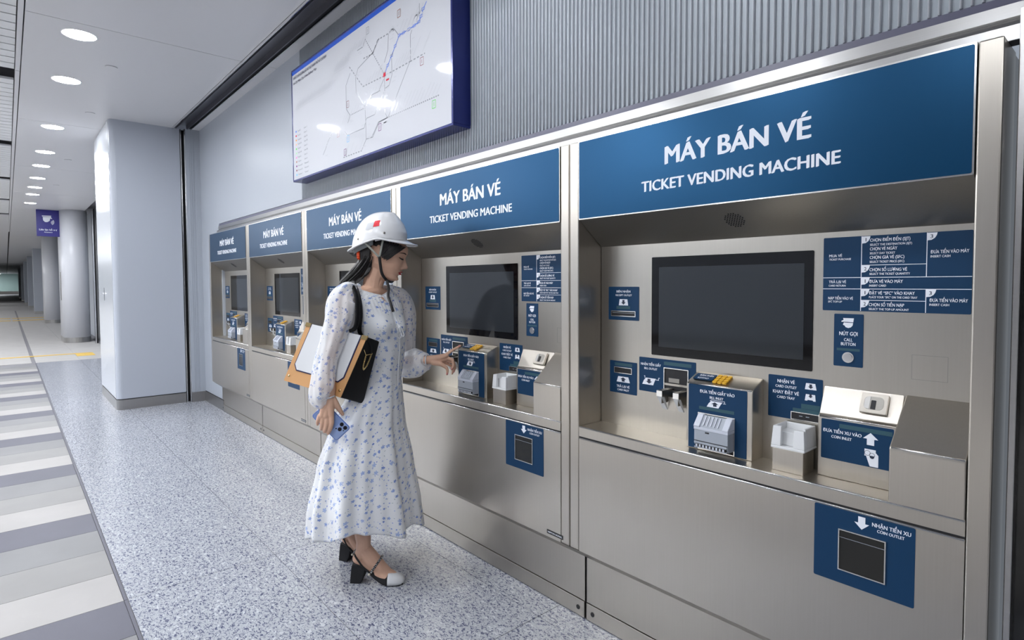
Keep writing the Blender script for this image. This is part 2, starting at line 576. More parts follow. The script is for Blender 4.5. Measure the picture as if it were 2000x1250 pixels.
# shutter guide: dark slot between two polished channels
sg = MB()
sg.box(-7.95, -7.90, 1.602, 1.655, 0, ZC, 'gap')
sg.box(-7.90, -7.845, 1.606, 1.618, 0, ZC, 'chrome', bev=0.003)
sg.box(-7.90, -7.815, 1.640, 1.655, 0, ZC, 'chrome', bev=0.003)
tag(sg.build('trim_3'), kind='structure')

wo = MB().box(-125, -3.9, -7.8, -7.7, 0, ZC + 0.2, 'stone_mid').box(-3.9, 6, -7.8, -7.7, 0, ZC + 0.2, 'ceil_dark').build('wall_front'); tag(wo, kind='structure')  # dark right part: the unlit end of the hall put into the colour
pan = []
for ix in range(-14, -3):
    for iz in range(5):
        pan.append((ix * 1.3, -7.7, 0.24 + iz * 0.645))
pieces(wo, 'wall_panel', (1.292, 0.015, 0.637), 'wall', [(a, b_ , c) for a, b_, c in pan if c + 0.637 < ZC + 0.25])
bb = MB().box(-18.2, -3.9, -7.69, -7.67, 0, 0.22, 'steel_dark'); tag(bb.build('baseboard_front'), kind='structure')
we = MB().box(5.9, 6, -7.7, 2.0, 0, ZC + 0.2, 'ceil_dark'); tag(we.build('wall_right'), kind='structure')  # coloured dark to stand for the unlit right end of the hall
wf = MB().box(-125.2, -125, -7.7, 2.0, 0, ZC + 0.2, 'green_far')
wf.box(-125, -124.9, -7.7, 2.0, 0, 0.5, 'steel_dark'); tag(wf.build('wall_far'), kind='structure')
ws = MB().box(-125, -9.6, 1.812, 1.9, 0, ZC + 0.2, 'wall'); tag(ws.build('wall_corridor'), kind='structure')
# dark glazed return to the right of the machines
wr = MB().box(-0.243, 0.8, 1.785, 1.86, 0, 2.06, 'lamp_rim'); 
wr = MB().box(-0.243, 0.8, 1.785, 1.86, 0, 2.07, 'dark_glass'); tag(wr.build('wall_glazed'), kind='structure')

# ------------------------------------------------------------------ pillars
def pillar(x0, x1, y0, y1, label, lock=False):
    t = thing('pillar', label, 'pillar', ((x0 + x1) / 2, (y0 + y1) / 2, 0))
    cx, cy = t.location.x, t.location.y
    s = MB()
    r = 0.055
    def plan(e):
        pts = [(x0 - cx - e, y1 - cy + 0)]
        pts += [(x0 - cx - e, y0 - cy - e)]
        for k in range(7):
            a = -PI / 2 + PI / 2 * k / 6
            pts.append((x1 - cx + e - r + r * math.cos(a), y0 - cy - e + r + r * math.sin(a)))
        pts.append((x1 - cx + e, y1 - cy))
        return pts
    s.prism(plan(0), 'z', 0.125, ZC, 'pillar')
    o = s.build('cladding', t)
    # glossy side towards the passage
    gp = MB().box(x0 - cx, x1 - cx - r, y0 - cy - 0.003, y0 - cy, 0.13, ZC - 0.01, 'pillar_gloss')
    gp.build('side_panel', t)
    k2 = MB().prism(plan(-0.006), 'z', 0.115, 0.125, 'gap')
    k2.build('shadow_gap', t)
    k3 = MB().prism(plan(0.002), 'z', 0.0, 0.115, 'steel_base')
    k3.build('plinth', t)
    if lock:
        l = MB().box(-8.640 - cx, -8.610 - cx, y0 - cy - 0.008, y0 - cy - 0.003, 1.23, 1.39, 'chrome', bev=0.002)
        l.disc((-8.625 - cx, y0 - cy - 0.008, 1.315), 0.014, (0, -1, 0), 0.02, 'chrome')
        l.build('lock_plate', t)
    return t
pillar(-9.21, -7.850, 0.905, 1.600, 'large square pale grey pillar at the end of the machine wall', True)
def column(x0, y0, y1, label, panel=False):
    r = (y1 - y0) / 2
    t = thing('column', label, 'column', (x0 - 0.6, (y0 + y1) / 2, 0))
    def plan(e):
        pts = [(-0.6, r), (-0.6, -r - e)]
        for k in range(15):
            a = -PI / 2 + PI * k / 14
            pts.append((0.6 - 0.30 + (0.30 + e) * math.cos(a), (r + e) * math.sin(a)))
        return pts
    o = MB().prism(plan(0), 'z', 0.13, ZC, 'column').build('cladding', t)
    for p in o.data.polygons: p.use_smooth = abs(p.normal.z) < 0.5
    MB().prism(plan(0.004), 'z', 0.0, 0.13, 'steel_base').build('plinth', t)
    if panel:
        MB().box(0.05, 0.09, -r - 0.012, -r, 1.05, 1.75, 'steel_dark').build('wall_box', t)
    return t
column(-17.85, 1.035, 1.585, 'nearest round-fronted column with a steel plinth behind the purple banner', True)
column(-27.7, 1.06, 1.60, 'second round-fronted column, half hidden behind the nearest one')
def square_col(x, label):
    t = thing('column', label, 'column', (x - 0.5, 1.42, 0))
    MB().box(-0.5, 0.5, -0.38, 0.38, 0.13, ZC, 'pillar').build('cladding', t)
    MB().box(-0.503, 0.503, -0.383, 0.383, 0, 0.13, 'steel_base').build('plinth', t)
square_col(-37.6, 'square grey-green column far down the passage, third beyond the pillar')
square_col(-48.0, 'fourth and narrower column down the passage beyond the pillar')
square_col(-58.0, 'fifth, distant column down the passage')
square_col(-70.0, 'sixth, distant column near the far end of the passage')
square_col(-85.0, 'farthest column just before the green end wall')
# second shutter guide beyond the first pillar
g = MB()
g.box(-17.4, -17.35, 1.60, 1.66, 0, ZC, 'gap'); g.box(-17.35, -17.28, 1.60, 1.625, 0, ZC, 'chrome'); g.box(-17.35, -17.28, 1.70, 1.72, 0, ZC, 'chrome')
tag(g.build('trim_4'), kind='structure')
g = MB().box(-17.28, -9.6, 1.775, 1.81, 0.0, 0.12, 'steel_base'); tag(g.build('baseboard_corridor'), kind='structure')

# ------------------------------------------------------------------ lamps
lx = [-17.0, -15.365, -14.235, -12.99, -11.625, -10.39, -8.707, -6.65, -5.397, -4.15, -2.90, -1.62]
words = ['twelfth', 'eleventh', 'tenth', 'ninth', 'eighth', 'seventh', 'sixth', 'fifth', 'fourth']
def lamp(x, y, label, group, s=1.0, r=0.107):
    t = thing('ceiling_light', label, 'light', (x, y, ZC), 0, group)
    a = MB()
    n = 36
    v = []
    for rr_, zz in ((r + 0.004, 0.0), (r + 0.002, -0.004), (r - 0.004, -0.003), (r - 0.004, 0.0)):
        for j in range(n):
            q = 2 * PI * j / n
            v.append((rr_ * math.cos(q), rr_ * math.sin(q), zz))
    f = []
    for k in range(3):
        for j in range(n):
            f.append((k * n + j, k * n + (j + 1) % n, (k + 1) * n + (j + 1) % n, (k + 1) * n + j))
    a.add(v, f, 'lamp_rim', True)
    a.build('rim', t)
    n2 = 24
    MB().add([((r - 0.004) * math.cos(2 * PI * j / n2), (r - 0.004) * math.sin(2 * PI * j / n2), -0.001) for j in range(n2)], [tuple(range(n2))[::-1]], 'lamp').build('diffuser', t)
    return t
labs = {-6.65: 'round recessed downlight second nearest in the row, above the pillar end', -5.397: 'nearest and largest round recessed downlight in view, upper left',
        -8.707: 'round recessed downlight third nearest in the row, left of the pillar top',
        -10.39: 'round recessed downlight fourth nearest in the row', -11.625: 'round recessed downlight fifth nearest in the row',
        -12.99: 'round recessed downlight sixth nearest in the row', -14.235: 'round recessed downlight seventh nearest in the row',
        -15.365: 'round recessed downlight eighth nearest in the row', -17.0: 'farthest round recessed downlight of the row, above the purple banner'}
labs.update({-4.15: 'round recessed downlight above the floor before the middle ticket machine', -2.90: 'round recessed downlight above the floor before the woman', -1.62: 'round recessed downlight above the floor before the nearest ticket machine'})
for x in lx:
    lamp(x, 0.462, labs[x], 'downlights in a row along the passage')
ordw = ['first', 'second', 'third', 'fourth', 'fifth', 'sixth', 'seventh', 'eighth', 'ninth', 'tenth', 'eleventh', 'twelfth', 'thirteenth', 'fourteenth', 'fifteenth', 'sixteenth', 'seventeenth', 'eighteenth']
for ih, x in enumerate((-60, -50, -42, -36, -31, -27, -23, -20, -17, -14, -11, -8, -5)):  # unseen fill lights added over the hall to brighten the scene from the camera side
    for y_, w_ in ((-3.3, 'near'), (-6.0, 'far')):
        lamp(x + 0.2, y_, 'added unseen fill light in the %s row over the open hall, %s from the far end' % (w_, ordw[ih]), 'added fill lights in the %s row over the hall' % w_, r=0.23)
caps = [(-6.012, 0.727), (-7.748, 0.734), (-10.818, 0.74), (-13.68, 0.75)]
cl = ['nearest small round flush cap on the ceiling', 'second small round flush cap on the ceiling before the pillar',
      'small round flush cap on the ceiling left of the pillar top', 'farthest small round flush cap on the ceiling']
for (x, y), l in zip(caps, cl):
    o = MB().disc((0, 0, 0), 0.045, (0, 0, -1), 0.006, 'ceiling', 28).build('smoke_detector', None, (x, y, ZC))
    tag(o, l, 'detector')

for ih, x in enumerate((-10.4, -8.6, -6.9, -5.3, -3.8, -2.3, -0.8, 0.7, 2.2, 3.7)):  # added row, out of view, that fills in light on the woman
    lamp(x, -1.75, 'added unseen fill light in the row over the striped paving, %s from the corridor end' % ordw[ih], 'added fill lights over the striped paving', r=0.13)
for ih, y_ in enumerate((-0.8, -2.4, -4.0, -5.6)):  # added lights that only serve to brighten the far wall
    lamp(-121.0, y_, 'added large round light brightening the green end wall, %s from the columns' % ordw[ih], 'added end wall fill lights', r=0.26)
# ------------------------------------------------------------------ hanging banner
t = thing('banner', 'purple banner with a white cap emblem on the nearest round column', 'banner', (-18.30, 0.817, 2.625))
MB().box(-0.02, 0.02, -0.222, 0.219, 0, 0.645, 'banner').build('board', t)
e = MB()
fr = Matrix.Rotation(PI / 2, 4, 'Z')
e.mats = []
def bpts(l): return [(a, b_) for a, b_ in l]
poly_to(e, [(-0.10, 0.44), (0.06, 0.445), (0.055, 0.425), (-0.095, 0.42)], -0.0215, 'white_ink', fr)
poly_to(e, [(-0.085, 0.41), (0.05, 0.42), (0.075, 0.375), (0.04, 0.385), (0.03, 0.335), (-0.01, 0.305), (-0.05, 0.305), (-0.08, 0.34)], -0.0215, 'white_ink', fr)
for rr_ in (0.03, 0.05, 0.07):
    pts = []
    for k in range(9):
        a = math.radians(-60 + 100 * k / 8)
        pts.append((0.035 + rr_ * math.cos(a), 0.31 + rr_ * math.sin(a)))
    for k in range(8, -1, -1):
        a = math.radians(-60 + 100 * k / 8)
        pts.append((0.035 + (rr_ - 0.010) * math.cos(a), 0.31 + (rr_ - 0.010) * math.sin(a)))
    for k in range(8):
        q = [pts[k], pts[k + 1], pts[16 - k], pts[17 - k]]
        poly_to(e, q, -0.0215, 'white_ink', fr)
text_to(e, 'Liên lạc hỗ trợ', -0.15, 0.15, 0.125, 0.035, -0.0215, frame=fr)
text_to(e, 'Assistance', -0.07, 0.07, 0.08, 0.02, -0.0215, frame=fr)
emb = e.build('emblem', t)
emb.scale = (1.147, 1.147, 1.147); emb.location = (-0.003, 0, 0)
MB().box(-0.012, 0.012, 0.205, 0.235, 0.05, 0.60, 'steel_edge').build('bracket', t)

# ------------------------------------------------------------------ route map
t = thing('route_map', 'large white railway network map in a navy blue frame on the ribbed wall', 'map', (-4.497, 1.80, 2.222))
W_, H_ = 2.103, 0.818
fm = MB()
yb, yf = 0.0, -0.115
fm.box(-0.014, W_ + 0.014, yf + 0.006, yb, -0.014, 0.0, 'navy_frame', bev=0.003)
fm.box(-0.014, W_ + 0.014, yf + 0.006, yb, H_, H_ + 0.014, 'navy_frame', bev=0.003)
fm.box(-0.014, 0, yf + 0.006, yb, 0, H_, 'navy_frame')
fm.box(W_, W_ + 0.014, yf + 0.006, yb, 0, H_, 'navy_frame')
fm.build('frame', t)
fc = MB().box(0, W_, yf + 0.008, -0.02, 0, H_, 'map_face').build('map_sheet', t)
dr = MB()
y_ = yf + 0.0075
def seg(p, q, w, mat, dash=None):
    a = Vector(p); b_ = Vector(q); d_ = (b_ - a); L = d_.length
    if L < 1e-6: return
    d_ /= L; n_ = Vector((-d_.y, d_.x)) * w / 2
    spans = [(0, L)]
    if dash:
        spans = []; s_ = 0
        while s_ < L:
            spans.append((s_, min(L, s_ + dash * 0.6))); s_ += dash
    for s0, s1 in spans:
        c0 = a + d_ * s0; c1 = a + d_ * s1
        poly_to(dr, [tuple(c0 - n_), tuple(c1 - n_), tuple(c1 + n_), tuple(c0 + n_)], y_, mat)
dr.box(0.0, W_, y_, y_ + 0.0003, H_ - 0.028, H_, 'map_blue')
LN = {
 'blue': [(1.886, 0.672), (1.853, 0.646), (1.831, 0.615), (1.807, 0.593), (1.762, 0.588), (1.707, 0.587), (1.65, 0.587), (1.604, 0.588), (1.558, 0.543), (1.516, 0.501), (1.471, 0.46), (1.431, 0.416)],
 'g1': [(1.816, 0.687), (1.815, 0.648), (1.784, 0.609)], 'g2': [(1.595, 0.594), (1.55, 0.639), (1.492, 0.642)],
 'g3': [(1.739, 0.573), (1.721, 0.553), (1.721, 0.426), (1.714, 0.413), (1.567, 0.262), (1.467, 0.165)],
 'g4': [(1.516, 0.487), (1.518, 0.394), (1.484, 0.343), (1.44, 0.337)],
 'g5': [(1.431, 0.409), (1.431, 0.197), (1.458, 0.164), (1.352, 0.161), (1.29, 0.108), (1.26, 0.087)],
 'g6': [(1.429, 0.326), (1.307, 0.215), (1.205, 0.215), (1.19, 0.205)], 'g7': [(1.423, 0.395), (1.357, 0.338), (1.264, 0.34), (1.2, 0.287)],
 'g8': [(1.183, 0.285), (1.19, 0.198), (1.193, 0.09), (1.278, 0.087), (1.358, 0.158), (1.46, 0.164)], 'g9': [(1.197, 0.093), (1.133, 0.034)],
 'g10': [(0.896, 0.195), (0.936, 0.164), (1.169, 0.163), (1.186, 0.19)], 'g11': [(1.063, 0.496), (1.066, 0.404), (1.183, 0.29)],
 'g12': [(0.988, 0.546), (0.925, 0.484), (0.924, 0.334), (0.979, 0.282), (0.943, 0.24)], 'g13': [(0.73, 0.243), (0.632, 0.178), (0.599, 0.142), (0.55, 0.102)],
 'g14': [(1.482, 0.636), (1.474, 0.546), (1.432, 0.487)], 'g15': [(1.371, 0.645), (1.296, 0.586), (1.097, 0.545), (1.063, 0.496)], 'g16': [(1.196, 0.696), (1.168, 0.657), (1.09, 0.657)]}
DS = {'d1': [(0.978, 0.588), (1.16, 0.418), (1.421, 0.411), (1.716, 0.411), (1.865, 0.412)], 'd2': [(1.196, 0.696), (1.431, 0.417)],
 'd3': [(1.172, 0.585), (1.292, 0.578), (1.352, 0.640), (1.553, 0.635)], 'd4': [(0.99, 0.282), (1.172, 0.283)], 'd5': [(1.46, 0.164), (1.992, 0.163)],
 'd6': [(0.871, 0.031), (1.133, 0.030)], 'd7': [(1.265, 0.339), (1.382, 0.339)], 'd8': [(0.075, 0.522), (0.716, 0.520)], 'd9': [(0.745, 0.605), (0.956, 0.603)]}
for k, p in LN.items():
    for a, b_ in zip(p, p[1:]):
        seg(a, b_, 0.005, 'map_line_blue' if k == 'blue' else 'map_grey')
for k, p in DS.items():
    for a, b_ in zip(p, p[1:]):
        seg(a, b_, 0.007, 'map_grey' if k not in ('d8', 'd9') else 'map_pale', 0.035 if k in ('d1', 'd3', 'd6') else 0.02)
y_ -= 0.0004
for a, b_ in LN['blue'][1:-1]:
    for q in ((-0.014, -0.007, 0.014, -0.007), (-0.014, 0.007, 0.014, 0.007), (-0.014, -0.007, -0.014, 0.007), (0.014, -0.007, 0.014, 0.007)):
        seg((a + q[0], b_ + q[1]), (a + q[2], b_ + q[3]), 0.0025, 'map_line_blue')
poly_to(dr, [(1.417, 0.404), (1.445, 0.408), (1.445, 0.430), (1.419, 0.427)], y_ - 0.0004, 'map_red')
poly_to(dr, rounded(1.450, 1.485, 0.375, 0.385, 0.003), y_, 'map_red')
# station names: short slanted lines of print along the routes
random.seed(3)
def ticks(x0, x1, n, z, length, mat='map_pale', w=0.006):
    for k in range(n):
        x_ = x0 + (x1 - x0) * k / max(1, n - 1)
        L = length * random.uniform(0.6, 1.15)
        seg((x_, z), (x_ + L * 0.70, z + L * 0.72), w, mat)
ticks(0.08, 0.70, 26, 0.532, 0.062); ticks(0.75, 0.95, 12, 0.615, 0.075); ticks(1.20, 1.42, 7, 0.424, 0.06); ticks(1.54, 1.70, 6, 0.423, 0.075)
ticks(1.74, 1.84, 2, 0.425, 0.11); ticks(1.50, 1.97, 13, 0.175, 0.095); ticks(0.90, 1.10, 4, 0.042, 0.075); ticks(1.60, 1.78, 5, 0.60, 0.10)
ticks(0.99, 1.16, 5, 0.292, 0.055); ticks(0.86, 0.96, 4, 0.250, 0.06); ticks(0.95, 1.17, 7, 0.67, 0.07); ticks(1.20, 1.36, 5, 0.355, 0.03)
for _ in range(70):
    k = random.choice([k for k in LN if k != 'blue'])
    a = random.choice(LN[k])
    x_ = a[0] + random.choice((-0.05, 0.02)) + random.uniform(-0.01, 0.02); z_ = a[1] + random.uniform(-0.04, 0.03)
    if 0.5 < x_ < 2.0 and 0.02 < z_ < 0.76:
        seg((x_, z_), (x_ + random.uniform(0.02, 0.045), z_), 0.006, 'map_pale')
for (x_, z_), mt in zip([(1.603, 0.708), (1.834, 0.379), (1.945, 0.128), (1.368, 0.128), (1.231, 0.735), (0.947, 0.359), (0.797, 0.199), (0.944, 0.14), (0.898, 0.061)],
                        ['k_brown', 'k_maroon', 'k_green', 'k_purple', 'map_grey', 'k_maroon', 'k_maroon', 'k_cyan', 'k_purple']):
    for q in ((-0.016, -0.02, 0.016, -0.02), (-0.016, 0.02, 0.016, 0.02), (-0.016, -0.02, -0.016, 0.02), (0.016, -0.02, 0.016, 0.02), (0, -0.01, 0, 0.01)):
        seg((x_ + q[0], z_ + q[1]), (x_ + q[2], z_ + q[3]), 0.003, mt)
kc = ['map_line_blue', 'map_red', 'k_orange', 'k_peach', 'k_green', 'k_pale_green', 'k_pink', 'k_brown', 'k_purple', 'k_maroon', 'k_cyan']
for k, mt in enumerate(kc):
    z_ = 0.358 - 0.0325 * k
    dr.box(0.052, 0.072, y_ - 0.0004, y_, z_ - 0.006, z_ + 0.006, mt)
    s = ['Tuyến 1', 'Tuyến 2', 'Tuyến 3A', 'Tuyến 3B', 'Tuyến 4', 'Tuyến 4B', 'Tuyến 5', 'Tuyến 6', 'Monorail 2', 'Monorail 3', 'Tramway 1'][k]
    text_to(dr, s, 0.09, 0.09 + 0.009 * len(s), z_ - 0.006, 0.011, y_, 'map_grey')
    text_to(dr, s.replace('Tuyến', 'Line'), 0.215, 0.215 + 0.008 * len(s), z_ - 0.006, 0.011, y_, 'map_grey')
text_to(dr, 'SƠ ĐỒ TUYẾN ĐƯỜNG SẮT ĐÔ THỊ THÀNH PHỐ HỒ CHÍ MINH', 0.024, 0.63, 0.752, 0.020, y_, 'map_text')
text_to(dr, 'Ho Chi Minh City Urban Railway Map', 0.022, 0.46, 0.716, 0.018, y_, 'map_text')
dr.build('route_print', fc)

# ------------------------------------------------------------------ header above the machines
hd = thing('header_frame', 'long stainless steel header running above all five ticket machines', 'frame', (-6.97, 1.80, 0))
L_ = 6.74
pf = [(0.0, 2.068), (-0.022, 2.066), (-0.024, 2.034), (-0.018, 2.030), (-0.022, 2.024), (-0.032, 2.018), (-0.040, 2.010), (-0.040, 1.975), (0.0, 1.975)]
o = MB().prism([(a, b_) for a, b_ in pf], 'x', 0.0, L_, 'steel_header').build('moulding', hd)
MB().box(0.0, L_, -0.040, 0.0, 1.9735, 1.976, 'gap').build('shadow_gap', hd)
tag(MB().box(-0.246, -0.232, 1.755, 1.84, 0.0, 2.045, 'steel_header', bev=0.002).build('trim_5'), kind='structure')

# ------------------------------------------------------------------ the ticket vending machine
YF, YB = -0.10, 0.036
U1 = 1.236
def housing(name, parent, u0, u1, yf, z0, zf, zb, mat='steel', r=0.006, label_top=True):
    """box with a top that slopes from zf at the front to zb at the back panel"""
    m = MB()
    poly = [(yf, z0), (yf, zf - 0.010), (yf + 0.002, zf - 0.003), (yf + 0.010, zf + 0.002), (YB, zb), (YB, z0)]
    m.prism(poly, 'x', u0, u1, mat, bev=0.0025)
    # bright rolled edge along the top front
    m.tube([(u0 + 0.004, yf + 0.0015, zf - 0.005), (u1 - 0.004, yf + 0.0015, zf - 0.005)], 0.0032, 'steel_edge', 8)
    return m.build(name, parent)

def slope_frame(u, yf, zf, zb):
    """frame whose local x runs along the machine, local z up the sloping top, local -y out of it"""
    d_ = Vector((0, YB - yf, zb - zf)).normalized()
    n_ = Vector((0, -d_.z, d_.y))      # outward (up and forward)
    if n_.z < 0: n_ = -n_
    R_ = Matrix(((1, 0, 0), (0, -n_.y, d_.y), (0, -n_.z, d_.z))).to_4x4()
    return Matrix.Translation((u, yf, zf)) @ R_

def build_machine():
    t = thing('ticket_machine', 'x', 'ticket machine', (0, 0, 0))
    # chassis behind everything
    c = MB().box(-0.045, 1.283, YB + 0.006, 0.45, 0.0, 1.965, 'steel_dark')
    c.build('chassis', t)
    for (a, b_) in ((-0.050, -0.002), (1.238, 1.284)):
        MB().box(a, b_, YF, YB + 0.01, 0.344, 1.973, 'steel', bev=0.004).prism([(YF, 0.344), (0.0, 0.268), (0.03, 0.268), (0.03, 0.344)], 'x', a, b_, 'steel_dark').build('side_rail', t)
    # sign
    sg = MB()
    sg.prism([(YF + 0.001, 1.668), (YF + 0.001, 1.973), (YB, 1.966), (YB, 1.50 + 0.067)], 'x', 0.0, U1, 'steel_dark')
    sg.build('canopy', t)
    sp = MB()
    plate(sp, 0.0, U1, 1.668, 1.973, YF + 0.001, 0.004, 'steel_edge', 0.004)
    plate(sp, 0.004, U1 - 0.004, 1.672, 1.968, YF - 0.003, 0.0012, 'blue', 0.004)
    sp = sp.build('sign_panel', t)
    l = MB()
    y = YF - 0.0047
    text_to(l, 'MÁY BÁN VÉ', 0.395, 0.873, 1.822, 0.061, y, weight=0.036)
    text_to(l, 'TICKET VENDING MACHINE', 0.300, 0.950, 1.739, 0.037, y, weight=0.034)
    l.build('lettering', sp)
    # grille in the canopy underside
    g = MB()
    a0 = Vector((0, YF + 0.001, 1.668)); a1 = Vector((0, YB, 1.567)); dd = (a1 - a0); Ls = dd.length; dd.normalize()
    nn = Vector((0, dd.z, -dd.y))
    if nn.z > 0: nn = -nn
    for r_ in range(-4, 5):
        for k in range(-4, 5):
            ux = k * 0.0085 + (0.00425 if r_ % 2 else 0)
            vz = r_ * 0.0075
            if ux * ux + vz * vz < 0.034 ** 2:
                p = a0 + dd * (Ls * 0.47 + vz) + nn * 0.0003; p.x = 0.613 + ux
                g.disc(tuple(p), 0.0028, nn, 0.0006, 'gap', 8)
    g.build('speaker_grille', t)
    # back panel with seams
    bp = MB().box(0.0, U1, YB, YB + 0.005, 0.85, 1.57, 'steel_back')
    bp = bp.build('back_panel', t)
    sv = MB()
    ring(sv, 1.087, 1.168, 1.156, 1.223, 0.0009, YB, 0.0003, 'steel_dark')
    sv.build('service_plate', t)
    # touch screen
    s = MB()
    plate(s, 0.248, 0.8305, 1.148, 1.516, YB, 0.0025, 'black_glass', 0.003)
    s = s.build('touch_screen', t)
    MB().box(0.280, 0.804, YB - 0.0031, YB - 0.0025, 1.181, 1.478, 'lcd').build('display', s)
    yl = YB - 0.0016
    # receipt outlet
    p = MB(); plate(p, 0.039, 0.1885, 1.2725, 1.405, YB, 0.0012, 'blue_label'); 
    p.box(0.079, 0.146, yl, yl + 0.0003, 1.3165, 1.328, 'blue_patch')
    p = p.build('receipt_label', t)
    l = MB()
    text_to(l, 'BIÊN NHẬN', 0.079, 0.148, 1.382, 0.0085, yl); text_to(l, 'RECEIPT OUTLET', 0.075, 0.155, 1.368, 0.007, yl)
    poly_to(l, [(0.091, 1.331), (0.137, 1.331), (0.133, 1.3555), (0.095, 1.3555)], yl)
    poly_to(l, arrow_pts(0.114, 1.334, 1.353, 0.022, False), yl - 0.0003, 'black_ink')
    l.build('lettering', p)
    q = MB(); ring(q, 0.053, 0.174, 1.287, 1.3095, 0.003, YB - 0.001, 0.003, 'steel_edge'); q.box(0.056, 0.171, YB - 0.002, YB - 0.001, 1.290, 1.3065, 'gap')
    q.box(0.060, 0.168, YB - 0.003, YB - 0.002, 1.3005, 1.302, 'grey_plastic')
    q.build('receipt_slot', p)
    # instruction table
    p = MB(); plate(p, 0.858, 1.213, 1.336, 1.5505, YB, 0.0012, 'blue_label', 0.003); p = p.build('instruction_label', t)
    l = MB()
    for (a, b_, c_, d_) in ((0.9592, 0.9610, 1.337, 1.5495), (1.1150, 1.1168, 1.4325, 1.5495), (1.1150, 1.1168, 1.337, 1.400),
                            (0.858, 1.213, 1.4318, 1.4335), (0.858, 1.213, 1.3990, 1.4007), (0.960, 1.116, 1.4665, 1.468), (0.960, 1.116, 1.3670, 1.3685)):
        l.box(a, b_, yl, yl + 0.0004, c_, d_, 'white_ink')
    for (a, z, n_) in ((0.961, 1.5490, '1'), (0.961, 1.4665, '2'), (0.961, 1.4318, '1'), (0.961, 1.399, '1'), (0.961, 1.367, '2'), (1.1165, 1.5490, '3'), (1.1165, 1.399, '3')):
        w = 0.021 if a < 1.1 else 0.022; h = 0.020
        pts = [(a, z), (a + w, z)] + [(a + w * 0.98 * math.cos(q_), z - h * math.sin(q_)) for q_ in [PI / 2 * k / 6 for k in range(1, 7)]]
        pts = [(a, z), (a + w, z), (a + w * 0.93, z - h * 0.35), (a + w * 0.75, z - h * 0.7), (a + w * 0.42, z - h * 0.95), (a, z - h)]
        poly_to(l, pts[::-1], yl)
        text_to(l, n_, a + (0.0088 if n_ == '1' else 0.0065), a + (0.0108 if n_ == '1' else 0.0125), z - 0.0145, 0.0098, yl - 0.0003, 'black_ink', 0.01)
    def tx(s_, a, b_, z, c_): text_to(l, s_, a, b_, z, c_, yl, weight=0.02)
    tx('CHỌN ĐIỂM ĐẾN (SJT)', 0.981, 1.078, 1.5330, 0.0085); tx('SELECT THE DESTINATION (SJT)', 0.981, 1.082, 1.5215, 0.0058)
    tx('CHỌN VÉ NGÀY', 0.981, 1.048, 1.5085, 0.0085); tx('SELECT DAY TICKET', 0.981, 1.043, 1.4975, 0.0058)
    tx('CHỌN GIÁ VÉ (SFC)', 0.981, 1.065, 1.4845, 0.0085); tx('SELECT TICKET PRICE (SFC)', 0.981, 1.065, 1.4735, 0.0058)
    tx('CHỌN SỐ LƯỢNG VÉ', 0.981, 1.072, 1.4500, 0.0085); tx('SELECT THE TICKET QUANTITY', 0.981, 1.079, 1.4395, 0.0058)
    tx('ĐƯA VÉ VÀO MÁY', 0.981, 1.063, 1.4170, 0.0085); tx('INSERT CARD', 0.981, 1.023, 1.4065, 0.0058)
    tx('ĐẶT VÉ “SFC” VÀO KHAY', 0.981, 1.091, 1.3845, 0.0085); tx('PLACE YOUR “SFC” ON THE CARD TRAY', 0.981, 1.097, 1.3740, 0.0058)
    tx('CHỌN SỐ TIỀN NẠP', 0.981, 1.067, 1.3515, 0.0085); tx('SELECT THE TOP-UP AMOUNT', 0.981, 1.078, 1.3405, 0.0058)
    tx('MUA VÉ', 0.874, 0.909, 1.4930, 0.0078); tx('TICKET PURCHASE', 0.874, 0.933, 1.4835, 0.0055)
    tx('TRẢ LẠI VÉ', 0.874, 0.921, 1.4165, 0.0078); tx('CARD RETURN', 0.874, 0.920, 1.4065, 0.0055)
    tx('NẠP TIỀN VÀO VÉ', 0.873, 0.940, 1.3685, 0.0078); tx('SFC TOP-UP', 0.873, 0.911, 1.3595, 0.0055)
    for z in (1.494, 1.3665):
        tx('ĐƯA TIỀN VÀO MÁY', 1.124, 1.206, z, 0.0085); tx('INSERT CASH', 1.124, 1.167, z - 0.0105, 0.0060)
    l.build('lettering', p)
    # call button
    p = MB(); plate(p, 0.8905, 0.9685, 1.1735, 1.327, YB, 0.0012, 'blue_label'); p.box(0.899, 0.960, yl, yl + 0.0003, 1.2195, 1.2265, 'blue_patch')
    p = p.build('call_label', t)
    l = MB()
    poly_to(l, [(0.9105, 1.3065), (0.916, 1.3095), (0.915, 1.3150), (0.9435, 1.3150), (0.942, 1.3035), (0.9165, 1.3040), (0.9105, 1.3035)], yl)
    poly_to(l, [(0.917, 1.3020), (0.9415, 1.3015), (0.9405, 1.294), (0.936, 1.2885), (0.929, 1.2862), (0.922, 1.2885), (0.919, 1.293), (0.9145, 1.2955)], yl)
    text_to(l, 'NÚT GỌI', 0.905, 0.954, 1.2645, 0.0108, yl); text_to(l, 'CALL', 0.918, 0.941, 1.2475, 0.009, yl); text_to(l, 'BUTTON', 0.910, 0.949, 1.2350, 0.009, yl)
    l.build('lettering', p)
    b_ = MB().disc((0.930, YB - 0.001, 1.2005), 0.0155, (0, -1, 0), 0.003, 'steel_edge', 28).disc((0.930, YB - 0.004, 1.2005), 0.0118, (0, -1, 0), 0.003, 'chrome', 28)
    b_.build('call_button', p)
    # card inlet
    p = MB(); plate(p, 0.0465, 0.180, 0.980, 1.108, YB, 0.0012, 'blue_label'); p.box(0.071, 0.157, yl, yl + 0.0003, 1.089, 1.101, 'blue_patch'); p = p.build('card_inlet_label', t)
    l = MB()
    poly_to(l, [(0.081, 1.0245), (0.147, 1.0245), (0.139, 1.047), (0.089, 1.047)], yl); poly_to(l, arrow_pts(0.114, 1.0275, 1.0445, 0.030), yl - 0.0003, 'black_ink')
